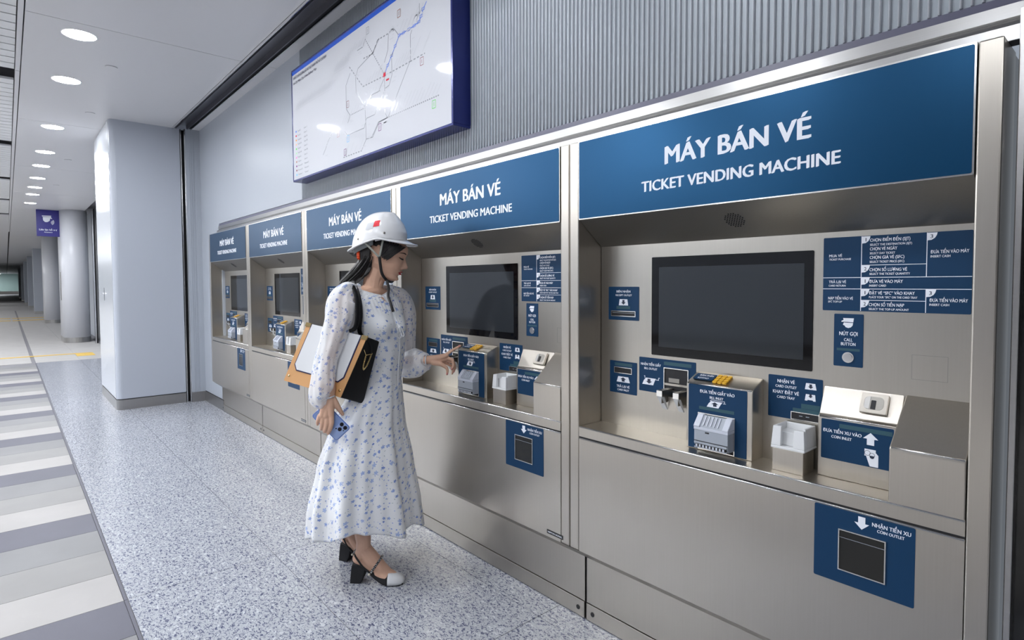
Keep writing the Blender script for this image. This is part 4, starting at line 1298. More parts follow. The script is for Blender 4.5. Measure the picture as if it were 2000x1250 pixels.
# head grid
nz_, nt_ = 110, 120
rows = []
for i in range(nz_ + 1):
    z = -0.135 + 0.245 * i / nz_
    rows.append([bm.verts.new(HM @ head_pt(z, 2 * PI * j / nt_)) for j in range(nt_)])
for a, b_ in zip(rows, rows[1:]):
    for j in range(nt_):
        bm.faces.new((a[j], a[(j + 1) % nt_], b_[(j + 1) % nt_], b_[j]))
bm.faces.new(rows[0][::-1]); bm.faces.new(rows[-1])
# ears
for sd in (-1, 1):
    for (x_, z_, rx_, rz_, th_) in ((-0.016, -0.006, 0.016, 0.031, 0.006), (-0.012, -0.026, 0.009, 0.012, 0.006)):
        m_ = HM @ Matrix.Translation((x_, sd * 0.0765, z_)) @ Matrix.Rotation(sd * 0.35, 4, 'Z') @ Matrix.Rotation(-0.15, 4, 'Y') @ Matrix.Diagonal((rx_, th_, rz_, 1))
        bmesh.ops.create_uvsphere(bm, u_segments=16, v_segments=10, radius=1.0, matrix=m_)
# neck and torso (mostly under the dress)
chain(bm, [A4((0.0845, -0.0000, 1.5074), 0.050), A4((0.0615, -0.0000, 1.4370), 0.047), A4((0.0508, 0.0000, 1.3692), 0.052)])
chain(bm, [A4((0.1037, -0.0000, 1.4697), 0.024), A4((0.0731, -0.0100, 1.4069), 0.032)])
chain(bm, [A4((-0.0655, -0.1100, 1.3411), 0.042), A4((-0.0099, -0.0500, 1.3608), 0.040), A4((0.0558, -0.0000, 1.3767), 0.055), A4((0.1294, 0.0600, 1.3442), 0.036), A4((0.1907, 0.1100, 1.3212), 0.042)])
ellipsoid(bm, (0.0618, 0.0000, 1.2809), (0.135, 0.080, 0.10), TROT)
ellipsoid(bm, (0.0703, 0.0000, 1.1796), (0.125, 0.080, 0.12), TROT)
ellipsoid(bm, (0.0748, -0.0000, 0.9635), (0.110, 0.075, 0.16), TROT)
ellipsoid(bm, (0.0553, 0.0000, 0.7986), (0.14, 0.10, 0.12), TROT)
# legs down to the ankles
RF, LFt = Vector((-0.0414, -0.1074, 0.0000)), Vector((-0.0966, 0.1372, 0.0000))
RD = math.atan2(-0.072, 0.207); LD = math.atan2(-0.135, 0.175)
RFM = Matrix.Translation(RF) @ Matrix.Rotation(RD, 4, 'Z') @ Matrix.Diagonal((0.95, 1, 0.97, 1))
LFM = Matrix.Translation(LFt) @ Matrix.Rotation(LD, 4, 'Z') @ Matrix.Diagonal((0.95, 1, 0.97, 1))
for FM, hip in ((RFM, Vector((0.0104, -0.0500, 0.7744))), (LFM, Vector((0.0760, 0.0600, 0.7455)))):
    def fp_(x, y, z, r): 
        q_ = FM @ Vector((x, y, z)); return (q_.x, q_.y, q_.z, r)
    kn = fp_(0.10, 0, 0.52, 0.052)
    chain(bm, [(hip.x, hip.y, hip.z, 0.075), kn, fp_(0.035, 0, 0.40, 0.053), fp_(0.035, 0, 0.28, 0.042), fp_(0.043, 0, 0.20, 0.0345), fp_(0.040, 0, 0.155, 0.034), fp_(0.020, 0, 0.118, 0.030)])
    chain(bm, [fp_(0.045, 0, 0.165, 0.034), fp_(0.085, 0, 0.115, 0.037), fp_(0.125, 0, 0.072, 0.034), fp_(0.160, 0, 0.042, 0.030), fp_(0.205, 0, 0.028, 0.022)])
    chain(bm, [fp_(0.014, 0, 0.116, 0.027), fp_(0.065, 0, 0.095, 0.027), fp_(0.120, 0, 0.052, 0.026), fp_(0.155, 0.012, 0.034, 0.024)])
    chain(bm, [fp_(0.12, -0.012, 0.055, 0.024), fp_(0.160, -0.014, 0.034, 0.024)])
# near (right) arm and hand
chain(bm, [A4((-0.0676, -0.1200, 1.3414), 0.042), A4((-0.1025, -0.1550, 1.2204), 0.036), A4((-0.1347, -0.1800, 1.1017), 0.030), A4((-0.1459, -0.1980, 1.0392), 0.028), A4((-0.1374, -0.2220, 0.9499), 0.024), A4((-0.1399, -0.2260, 0.9161), 0.0225)])
chain(bm, [A4((-0.1420, -0.2260, 0.9231), 0.021), A4((-0.1577, -0.2320, 0.8791), 0.021), A4((-0.1734, -0.2360, 0.8349), 0.0145)])
chain(bm, [A4((-0.1377, -0.2260, 0.9183), 0.021), A4((-0.1402, -0.2340, 0.8738), 0.021), A4((-0.1361, -0.2420, 0.8384), 0.0145)])
chain(bm, [A4((-0.1489, -0.2320, 0.8832), 0.020), A4((-0.1558, -0.2400, 0.8346), 0.0160)])
chain(bm, [A4((-0.1339, -0.2430, 0.8339), 0.0125), A4((-0.1320, -0.2480, 0.8027), 0.0105), A4((-0.1391, -0.2460, 0.7751), 0.0095), A4((-0.1485, -0.2380, 0.7553), 0.0082)])
chain(bm, [A4((-0.1515, -0.2410, 0.8277), 0.0125), A4((-0.1538, -0.2470, 0.7993), 0.0100), A4((-0.1587, -0.2450, 0.7762), 0.0092), A4((-0.1637, -0.2370, 0.7630), 0.0080)])
chain(bm, [A4((-0.1690, -0.2380, 0.8281), 0.0115), A4((-0.1735, -0.2430, 0.8020), 0.0095), A4((-0.1761, -0.2400, 0.7854), 0.0086), A4((-0.1790, -0.2320, 0.7744), 0.0076)])
chain(bm, [A4((-0.1843, -0.2340, 0.8351), 0.0100), A4((-0.1909, -0.2380, 0.8181), 0.0085), A4((-0.1935, -0.2350, 0.8038), 0.0075), A4((-0.1940, -0.2290, 0.7955), 0.0066)])
chain(bm, [A4((-0.1271, -0.2240, 0.9034), 0.0175), A4((-0.1120, -0.2260, 0.8775), 0.0145), A4((-0.0992, -0.2240, 0.8554), 0.0110), A4((-0.0865, -0.2180, 0.8323), 0.0082)])
# far (left) arm, pointing hand
chain(bm, [A4((0.1939, 0.1200, 1.3208), 0.040), A4((0.2115, 0.1700, 1.1891), 0.036), A4((0.2184, 0.2200, 1.0198), 0.032), A4((0.2613, 0.1500, 1.0214), 0.031), A4((0.3122, 0.0720, 1.0267), 0.0225), A4((0.3372, 0.0600, 1.0272), 0.0205)])
chain(bm, [A4((0.3372, 0.0600, 1.0299), 0.0195), A4((0.3812, 0.0520, 1.0372), 0.0175), A4((0.4259, 0.0480, 1.0493), 0.0115)])
chain(bm, [A4((0.3424, 0.0600, 1.0244), 0.0190), A4((0.3895, 0.0560, 1.0231), 0.0170), A4((0.4272, 0.0580, 1.0320), 0.0125)])
chain(bm, [A4((0.3563, 0.0660, 1.0177), 0.0150), A4((0.4180, 0.0700, 1.0121), 0.0120)])
chain(bm, [A4((0.4232, 0.0480, 1.0521), 0.0095), A4((0.4521, 0.0440, 1.0728), 0.0080), A4((0.4762, 0.0430, 1.0855), 0.0070), A4((0.4977, 0.0430, 1.0968), 0.0056)])
chain(bm, [A4((0.4293, 0.0540, 1.0351), 0.0098), A4((0.4574, 0.0460, 1.0244), 0.0082), A4((0.4622, 0.0440, 0.9977), 0.0074), A4((0.4519, 0.0480, 0.9762), 0.0060)])
chain(bm, [A4((0.4253, 0.0640, 1.0207), 0.0095), A4((0.4651, 0.0620, 1.0086), 0.0080), A4((0.4727, 0.0600, 0.9817), 0.0072), A4((0.4647, 0.0620, 0.9602), 0.0058)])
chain(bm, [A4((0.4185, 0.0740, 1.0089), 0.0085), A4((0.4566, 0.0780, 0.9880), 0.0072), A4((0.4646, 0.0780, 0.9660), 0.0064), A4((0.4590, 0.0780, 0.9473), 0.0052)])
chain(bm, [A4((0.3567, 0.0480, 1.0148), 0.0150), A4((0.3944, 0.0340, 1.0072), 0.0118), A4((0.4224, 0.0280, 0.9883), 0.0088), A4((0.4276, 0.0280, 0.9722), 0.0076), A4((0.4250, 0.0300, 0.9534), 0.0058)])
bmesh.ops.recalc_face_normals(bm, faces=bm.faces[:])
me = bpy.data.meshes.new('tmp_body'); bm.to_mesh(me); bm.free()
tmp = bpy.data.objects.new('tmp_body', me); COL.objects.link(tmp)
md = tmp.modifiers.new('r', 'REMESH'); md.mode = 'VOXEL'; md.voxel_size = 0.0027; md.adaptivity = 0.0
md = tmp.modifiers.new('s', 'SMOOTH'); md.factor = 0.5; md.iterations = 3
dg = bpy.context.evaluated_depsgraph_get()
bme = bpy.data.meshes.new_from_object(tmp.evaluated_get(dg))
bpy.data.objects.remove(tmp)
bme.name = 'body'
bme.materials.clear(); bme.materials.append(M['skin']); pass
bme.polygons.foreach_set('use_smooth', [True] * len(bme.polygons))
body = bpy.data.objects.new('body', bme); COL.objects.link(body); body.parent = woman

def on_head(x, z, sd, off):
    """point on the side of the head at forward x, height z, in the person's frame"""
    best = None
    for k in range(91):
        th = PI * k / 90
        p = head_pt(z, th)
        d_ = abs(p.x - x)
        if best is None or d_ < best[0]: best = (d_, p)
    p = best[1].copy()
    f_, b2_, w_ = ivs(HEADT, z)
    nrm = Vector((p.x / 0.11, p.y / 0.08, max(0, z) / 0.2)).normalized()
    p = p + nrm * off
    p.y *= sd
    return HM @ p

# lips: two thin curved surfaces
for (s_, h_) in ((1, 0.0092), (-1, 0.0108)):
    lm = MB(); vs = []; nn_ = 24; mm = 7
    for j in range(nn_ + 1):
        y_ = -0.0215 + 0.043 * j / nn_
        k = max(0.0, 1 - (abs(y_) / 0.0218) ** 2) ** 0.8
        bow = 1 - (0.22 * math.exp(-(y_ / 0.0035) ** 2) if s_ > 0 else 0)
        for i in range(mm + 1):
            z_ = -0.0714 + s_ * h_ * k * bow * i / mm
            th = math.asin(min(1, (abs(y_) / ivs(HEADT, z_)[2]) ** (1 / 0.88)))
            p = head_pt(z_, th); p.y = math.copysign(p.y, y_) if y_ else p.y
            p.x += 0.0016 + 0.0014 * math.sin(PI * min(1, i / mm + 0.12)) * k
            vs.append(HM @ p)
    fs = [(j * (mm + 1) + i, (j + 1) * (mm + 1) + i, (j + 1) * (mm + 1) + i + 1, j * (mm + 1) + i + 1) for j in range(nn_) for i in range(mm)]
    lm.add(vs, fs, 'lips', True)
    lm.build('lip', woman)
# lashes, brows
fm_ = MB()
for sd in (-1, 1):
    pts = []
    for k in range(9):
        y_ = 0.017 + 0.029 * k / 8
        z_ = -0.0050 - 0.0035 * math.sin(PI * k / 8) + 0.001 * k / 8
        th = math.asin(min(1, (y_ / ivs(HEADT, z_)[2]) ** (1 / 0.88)))
        p = head_pt(z_, th); p.x += 0.0022 + 0.001 * math.sin(PI * k / 8); p.y *= sd
        pts.append(HM @ p)
    fm_.tube(pts, [0.0007, 0.0019, 0.0026, 0.003, 0.0032, 0.0030, 0.0027, 0.0022, 0.0008], 'lash', 6)
    for k in range(2, 9):
        a = pts[k]; d_ = (HM.to_3x3() @ Vector((0.9, sd * 0.25 * (k - 3) / 5, -0.55))).normalized()
        fm_.tube([a, a + d_ * 0.0045, a + d_ * 0.0075 + Vector((0, 0, 0.001))], [0.0007, 0.0006, 0.0003], 'lash', 4)
fm_.build('eyelashes', woman)
fm_ = MB()
for sd in (-1, 1):
    pts = []
    for k in range(9):
        y_ = 0.014 + 0.040 * k / 8
        z_ = 0.0165 + 0.0045 * math.sin(PI * min(1, k / 8 * 0.85)) - 0.003 * (k / 8) ** 3
        th = math.asin(min(1, (y_ / ivs(HEADT, z_)[2]) ** (1 / 0.88)))
        p = head_pt(z_, th); p.x += 0.0006; p.y *= sd
        pts.append(HM @ p)
    fm_.tube(pts, [0.0012, 0.0030, 0.0038, 0.0038, 0.0036, 0.0030, 0.0024, 0.0018, 0.0008], 'brow', 6, flat=0.5, up=(0, 0, 1))
fm_.build('eyebrows', woman)
# nails
nm_ = MB()
for (a, b_, r_) in (((0.4946, 0.0400, 1.0985), (0.4878, 0.0400, 1.0934), 0.0048), ((0.4511, 0.0430, 0.9743), (0.4536, 0.0410, 0.9825), 0.0042), ((0.4641, 0.0580, 0.9582), (0.4665, 0.0560, 0.9664), 0.0042), ((0.4244, 0.0260, 0.9514), (0.4256, 0.0240, 0.9622), 0.0048)):
    nm_.tube([Vector(a), Vector(b_)], r_, 'nail', 8, flat=0.8)
nm_.build('nails', woman)

# hair: many flattened locks
hr = MB()
rnd = random.Random(11)
def lock(pts, r, flat=0.45, up=(0, 1, 0)):
    k = len(pts)
    rr_ = [r * (0.35 + 0.65 * math.sin(PI * min(1.0, (i + 0.6) / k * 0.86))) for i in range(k)]
    hr.tube(pts, rr_, 'hair', 7, flat=flat, up=up)
def bez(p, n=9):
    """Catmull-Rom through the points"""
    p = [Vector(q) for q in p]; out = []
    P_ = [p[0] * 2 - p[1]] + p + [p[-1] * 2 - p[-2]]
    for i in range(1, len(P_) - 2):
        for k in range(n):
            t = k / n
            a, b_, c, d_ = P_[i - 1], P_[i], P_[i + 1], P_[i + 2]
            out.append(0.5 * ((2 * b_) + (c - a) * t + (2 * a - 5 * b_ + 4 * c - d_) * t * t + (3 * b_ - a - 3 * c + d_) * t ** 3))
    out.append(p[-1])
    return out
# scalp cap
cap = []
for i in range(17):
    z = 0.006 + 0.104 * i / 16
    row = []
    for j in range(48):
        th = 2 * PI * j / 48
        p = head_pt(max(0.0, z), th)
        p.x = p.x * 1.035 - 0.003; p.y *= 1.06
        if math.cos(th) > 0.35 and z < 0.062: p.x -= 0.020 * (math.cos(th) - 0.35)
        p.z = z + 0.004
        row.append(HM @ p)
    cap.append(row)
vs = [q for r_ in cap for q in r_]
fs = []
for i in range(16):
    for j in range(48):
        th = 2 * PI * (j + 0.5) / 48
        z = 0.006 + 0.104 * i / 16
        if math.cos(th) > 0.20 and z < 0.100: continue
        fs.append((i * 48 + j, i * 48 + (j + 1) % 48, (i + 1) * 48 + (j + 1) % 48, (i + 1) * 48 + j))
hr.add(vs, fs, 'hair', True)
# back of the head below the scalp cap
for j in range(70):
    th = PI * (0.60 + 0.80 * j / 69)
    pts = []
    for z in (0.06, 0.03, 0.0, -0.03, -0.055, -0.078):
        p = head_pt(z, th); p.x = p.x * 1.04 - 0.004; p.y *= 1.04; pts.append(HM @ p)
    lock(bez(pts, 3), 0.0085, 0.6)
# side locks sweeping from under the brim towards the ear, both sides
for sd in (-1, 1):
    for j in range(60):
        u_ = j / 59
        x0 = 0.084 - 0.086 * u_; z0 = 0.058 - 0.010 * (1 - u_)
        xm = 0.066 - 0.070 * u_; zm = 0.018 - 0.006 * u_
        x1 = 0.030 - 0.035 * u_ + rnd.uniform(-0.006, 0.006); z1 = -0.030 + 0.012 * u_ * 1.2 + rnd.uniform(-0.008, 0.006)
        o_ = 0.004 + 0.004 * rnd.random()
        pts = [on_head(x0, z0, sd, o_), on_head((x0 + xm) / 2 + 0.004, (z0 + zm) / 2 + 0.006, sd, o_ + 0.002), on_head(xm, zm, sd, o_ + 0.003), on_head((xm + x1) / 2, (zm + z1) / 2 - 0.003, sd, o_ + 0.002), on_head(x1, z1, sd, o_)]
        lock(bez(pts, 4), 0.0046, 0.5)
# long hair falling behind the shoulder
core_ = [Vector(p) for p in ((0.0558, -0.0000, 1.5574), (0.0212, 0.0000, 1.5122), (-0.0108, 0.0060, 1.4723), (-0.0451, 0.0140, 1.4399), (-0.0726, 0.0340, 1.4025), (-0.0864, 0.0580, 1.3315), (-0.0916, 0.0820, 1.2028), (-0.0929, 0.0800, 1.1132))]
hr.tube(bez(core_, 5), [0.042 - 0.0006 * k for k in range(36)], 'hair', 16, flat=1.15, up=(-0.62, 0, 0.78))
for j in range(250):
    a = rnd.uniform(0, 2 * PI); q = math.sqrt(rnd.random())
    ox, oy = math.cos(a) * q, math.sin(a) * q
    def pp(base, rx_, rn_):
        b_ = Vector(base); return b_ + Vector((-0.62 * rx_ * ox, rn_ * oy, 0.78 * rx_ * ox)) 
    pts = [pp((0.0511, -0.0040, 1.5722), 0.036, 0.060), pp((0.0188, 0.0000, 1.5147), 0.034, 0.055), pp((-0.0156, 0.0060, 1.4723), 0.033, 0.050), pp((-0.0524, 0.0120, 1.4375), 0.030, 0.045), pp((-0.0798, 0.0300, 1.4025), 0.030, 0.042), pp((-0.0888, 0.0550, 1.3316), 0.026, 0.04), pp((-0.0940, 0.0800, 1.2030), 0.022, 0.034), pp((-0.0931, 0.0800, 1.1004), 0.012, 0.02)]
    lock(bez(pts, 3), 0.0040, 0.6)
for j in range(34):
    a = rnd.uniform(-1, 1)
    pts = [Vector((0.0596, -0.0550, 1.5549)) + Vector((0, 0.01 * a, 0.006 * a)), Vector((0.0445, -0.0500, 1.5009)) + Vector((0.006 * a, 0, 0)), Vector((0.0201, -0.0450, 1.4566)) + Vector((0.010 * a, 0, 0.006 * a)), Vector((-0.0160, -0.0300, 1.4346)) + Vector((0.008 * a, 0, 0.012 * a)), Vector((-0.0572, 0.0000, 1.4175)) + Vector((0, 0, 0.012 * a))]
    lock(bez(pts, 4), 0.0055, 0.6)
hair = hr.build('hair', woman)

# ---------------------------------------------------------------- dress
def loft(name, rings, mat, parent, uvs=1.0, close=True, solid=0.0012, caps=False):
    n = len(rings[0]); vs = [tuple(p) for r_ in rings for p in r_]
    fs = []
    for i in range(len(rings) - 1):
        for j in range(n if close else n - 1):
            fs.append((i * n + j, i * n + (j + 1) % n, (i + 1) * n + (j + 1) % n, (i + 1) * n + j))
    me = bpy.data.meshes.new(name); me.from_pydata(vs, [], fs); me.materials.append(M[mat])
    uv = me.uv_layers.new(name='UVMap')
    # u follows the mean circumference, v the running length
    vl = [0.0]
    for a, b_ in zip(rings, rings[1:]):
        vl.append(vl[-1] + sum((Vector(p) - Vector(q)).length for p, q in zip(a, b_)) / n)
    per = [sum((Vector(r_[j]) - Vector(r_[(j + 1) % n])).length for j in range(n)) for r_ in rings]
    k = 0
    for i in range(len(rings) - 1):
        for j in range(n if close else n - 1):
            for (ii, jj) in ((i, j), (i, j + 1), (i + 1, j + 1), (i + 1, j)):
                uv.data[k].uv = ((jj / n - 0.5) * per[ii] * uvs, vl[ii] * uvs); k += 1
    for p in me.polygons: p.use_smooth = True
    o = bpy.data.objects.new(name, me); COL.objects.link(o); o.parent = parent
    if solid:
        md = o.modifiers.new('thickness', 'SOLIDIFY'); md.thickness = solid; md.offset = 0
    return o

DT = [  # z, centre x, centre y, half width (lateral), half depth, fold amount
]
def drow(c, a, b_, f): DT.append((c[2], c[0], c[1], a, b_, f))
drow((0.0125, -0.0200, 0.2191), 0.270, 0.255, 1.0)
drow((0.0092, -0.0200, 0.3349), 0.262, 0.245, 0.95)
drow((0.0147, -0.0200, 0.5515), 0.226, 0.205, 0.75)
drow((0.0299, -0.0100, 0.7514), 0.182, 0.158, 0.45)
drow((0.0639, -0.0000, 0.8875), 0.142, 0.116, 0.22)
drow((0.0771, 0.0000, 0.9557), 0.126, 0.098, 0.12)
drow((0.0804, 0.0000, 1.0142), 0.132, 0.102, 0.14)
drow((0.0816, -0.0000, 1.1032), 0.142, 0.112, 0.10)
drow((0.0780, 0.0000, 1.2048), 0.150, 0.108, 0.07)
drow((0.0693, 0.0000, 1.2858), 0.160, 0.094, 0.06)
drow((0.0625, -0.0000, 1.3314), 0.166, 0.084, 0.05)
drow((0.0580, -0.0000, 1.3616), 0.140, 0.076, 0.05)
drow((0.0559, -0.0000, 1.3868), 0.095, 0.068, 0.07)
DT.sort()
ZN = DT[-1][0]; ZH = DT[0][0]
def fold(th, z):
    s = 0.55 * math.sin(7 * th + 0.6 + 0.5 * math.sin(3 * z)) + 0.30 * math.sin(12 * th + 2.0 + 1.2 * z) + 0.22 * math.sin(19 * th + 1.0)
    return math.copysign(abs(s) ** 0.8, s)
def dress_pt(th, z):
    """th: 0 = her left, -90 degrees = her front"""
    cx_, cy_, a, b_, f = ivs(DT, z)
    k = 1 + 0.115 * f * fold(th, z)
    u_ = a * math.cos(th) * k; w_ = b_ * math.sin(th) * k        # w_ along -FWD
    p = Vector((cx_, cy_, z)) + LAT * u_ - FWD * w_
    # bust
    zb = (0.0781, -0.0000, 1.2149)[2]
    for sgn in (-1, 1):
        p += FWD * 0.032 * math.exp(-((u_ - sgn * 0.062) / 0.052) ** 2) * math.exp(-((z - zb) / 0.060) ** 2) * (1 if w_ < 0 else 0)
    # gathers below the neckline
    if z > (0.0618, -0.0000, 1.2759)[2] and w_ < 0:
        p += FWD * 0.0020 * math.sin(u_ * 330) * min(1, (z - (0.0618, -0.0000, 1.2759)[2]) / 0.04)
    # neckline dips at the front
    t_ = max(0.0, (z - (0.0623, -0.0000, 1.3162)[2]) / (ZN - (0.0623, -0.0000, 1.3162)[2]))
    if math.sin(th) < 0: p.z -= 0.022 * t_ * t_ * (-math.sin(th)) ** 1.5
    p.z += t_ * t_ * (0.026 * max(0, math.cos(th)) + 0.010 * max(0, -math.cos(th)))
    # hem: lifted a little at the side nearest the passage
    h_ = max(0.0, 1 - (z - ZH) / 0.25)
    p.z += h_ * (0.012 * math.sin(2 * th + 0.4) + 0.014 * math.sin(5 * th + 1.0) + 0.007 * math.sin(9 * th) + 0.062 * max(0, math.cos(th + 2.2)) - 0.008)
    return p
NT = 190
rings = []
NR = 96
for i in range(NR + 1):
    z = ZN + (ZH - ZN) * i / NR
    rings.append([dress_pt(2 * PI * j / NT, z) for j in range(NT)])
dress = loft('dress', rings, 'floral', woman)
# neck binding
nb = MB(); pts = [dress_pt(2 * PI * j / 60, ZN) for j in range(61)]
nb.tube(pts, 0.0028, 'cord', 6, caps=False); nb.build('neck_binding', dress)
# tie cords and bow down the front
tc = MB()
def front(u_, z, off=0.004):
    th = -PI / 2 + u_
    p = dress_pt(th, z); return p + FWD * off
z0_ = (0.1000, -0.0000, 1.3814)[2]
def zz(py): return z0_ - (py - 570) / 385.0
c1 = [front(0.10, zz(571)), front(0.12, zz(590), 0.006), front(0.14, zz(612)), front(0.16, zz(635)), front(0.17, zz(648))]
tc.tube(bez(c1, 4), 0.0022, 'cord', 6)
c2_ = [front(0.22, zz(568)), front(0.20, zz(590), 0.006), front(0.18, zz(615)), front(0.18, zz(648))]
tc.tube(bez(c2_, 4), 0.0022, 'cord', 6)
k0 = front(0.17, zz(632), 0.006)
lp = [k0, k0 + Vector((-0.010, 0, -0.03)), k0 + Vector((-0.006, -0.004, -0.06)), k0 + Vector((0.006, -0.004, -0.058)), k0 + Vector((0.004, 0, -0.03)), k0]
tc.tube(bez(lp, 4), 0.0020, 'cord', 6)
lp = [k0, k0 + Vector((0.004, -0.002, -0.03)), k0 + Vector((0.014, -0.006, -0.056)), k0 + Vector((0.020, -0.004, -0.045)), k0 + Vector((0.010, 0, -0.02)), k0]
tc.tube(bez(lp, 4), 0.0020, 'cord', 6)
tl_ = [front(0.17, zz(648), 0.008), front(0.19, zz(680), 0.012), front(0.21, zz(715), 0.014), front(0.23, zz(750), 0.016)]
tc.tube(bez(tl_, 5), 0.0024, 'cord', 6)
tc.build('tie_cord', dress)
# keyhole opening below the neckline, with skin behind
kh = MB()
ks = []
for (u_, py) in ((-0.20, 574), (-0.02, 574.5), (0.10, 594), (0.02, 588), (-0.10, 580)):
    ks.append(front(u_, zz(py), 0.0026))
kh.add(ks, [(0, 1, 2, 3, 4)], 'skin')
kh.build('keyhole', dress)

def sleeve(name, st, seed, parent, n=72, wr=1.0):
    """st: list of (centre, radius, tilt vector or None)"""
    rn_ = random.Random(seed)
    cs = bez([s_[0] for s_ in st], 7)
    def lin(i, key):
        t = i / 7.0; k = min(len(st) - 2, int(t)); f = t - k
        f = f * f * (3 - 2 * f)
        return st[k][key] * (1 - f) + st[k + 1][key] * f
    rings = []
    ph = [rn_.uniform(0, 6.28) for _ in range(8)]
    prev = None
    for i, c in enumerate(cs):
        t_ = (cs[min(i + 1, len(cs) - 1)] - cs[max(i - 1, 0)]).normalized()
        tl = lin(i, 2)
        ax = (t_ + tl).normalized()
        u_ = (Vector((1, 0, 0)) if prev is None else prev); u_ = (u_ - ax * u_.dot(ax)).normalized(); prev = u_
        w_ = ax.cross(u_)
        r_ = lin(i, 1); dz = lin(i, 3)
        row = []
        s_ = i / (len(cs) - 1)
        for j in range(n):
            a = 2 * PI * j / n
            k = 1 + wr * (0.035 * math.sin(3 * a + ph[0] + 5 * s_) + 0.03 * math.sin(5 * a + ph[1] - 9 * s_) + 0.016 * math.sin(11 * a + ph[2] + 14 * s_) + 0.022 * math.sin(2 * a + 22 * s_ + ph[3]))
            g_ = 0.05 * (max(0, 1 - s_ / 0.12) + max(0, 1 - (1 - s_) / 0.12)) * math.sin(22 * a + ph[4])
            row.append(c + (u_ * math.cos(a) + w_ * math.sin(a) * dz) * r_ * (k + g_))
        rings.append(row)
    return loft(name, rings, 'floral_sheer', parent, solid=0)
V0 = Vector((0, 0, 0))
sleeve('sleeve', [(Vector((-0.0120, -0.0600, 1.3733)), 0.046, Vector((-0.9, 0, 0.2)), 1.0), (Vector((-0.0651, -0.1100, 1.3674)), 0.060, Vector((-0.6, 0, 0)), 1.0), (Vector((-0.0858, -0.1350, 1.3207)), 0.074, V0, 0.95),
                  (Vector((-0.0930, -0.1500, 1.2623)), 0.076, V0, 0.9), (Vector((-0.1159, -0.1650, 1.2027)), 0.072, V0, 0.85), (Vector((-0.1363, -0.1800, 1.1391)), 0.060, V0, 0.85), (Vector((-0.1543, -0.1920, 1.0852)), 0.053, V0, 0.9),
                  (Vector((-0.1634, -0.2050, 1.0224)), 0.060, V0, 0.85), (Vector((-0.1702, -0.2150, 0.9688)), 0.066, Vector((0.15, 0, 0.0)), 0.8), (Vector((-0.1771, -0.2220, 0.9266)), 0.060, Vector((0.35, 0, 0.0)), 0.8),
                  (Vector((-0.1709, -0.2240, 0.8990)), 0.045, Vector((0.5, 0, 0.0)), 0.85), (Vector((-0.1555, -0.2250, 0.9006)), 0.034, Vector((0.3, 0, -0.8)), 0.9), (Vector((-0.1454, -0.2250, 0.9162)), 0.027, Vector((0.3, 0, -1.4)), 1.0)], 5, woman, wr=1.5)
sleeve('sleeve', [(Vector((0.1396, 0.0550, 1.3726)), 0.046, Vector((0.8, 0, 0.2)), 1.0), (Vector((0.1961, 0.1100, 1.3369)), 0.056, Vector((0.4, 0, 0)), 1.0), (Vector((0.2156, 0.1400, 1.2663)), 0.060, V0, 1.0),
                  (Vector((0.2220, 0.1700, 1.1753)), 0.058, V0, 1.0), (Vector((0.2204, 0.2000, 1.0826)), 0.058, V0, 1.0), (Vector((0.2172, 0.2050, 1.0107)), 0.066, Vector((0.6, 0, 0)), 1.0), (Vector((0.2382, 0.1650, 0.9932)), 0.072, V0, 1.0),
                  (Vector((0.2745, 0.1200, 1.0059)), 0.074, V0, 1.0), (Vector((0.3032, 0.0880, 1.0170)), 0.062, V0, 1.0), (Vector((0.3199, 0.0700, 1.0266)), 0.040, V0, 1.0), (Vector((0.3245, 0.0640, 1.0272)), 0.024, V0, 1.0)], 9, woman)
for ctr, rr_, ax in ((Vector((-0.1455, -0.2255, 0.9117)), 0.0275, Vector((0.30, -0.1, -1))), (Vector((0.3245, 0.0640, 1.0272)), 0.0245, Vector((1, -0.35, 0)))):
    c_ = MB(); ax.normalize(); u_ = ax.orthogonal().normalized(); w_ = ax.cross(u_)
    c_.tube([ctr + (u_ * math.cos(a) + w_ * math.sin(a)) * rr_ * (1 + 0.05 * math.sin(9 * a)) for a in [2 * PI * j / 40 for j in range(41)]], 0.0035, 'cord', 6, caps=False)
    c_.build('cuff', woman)

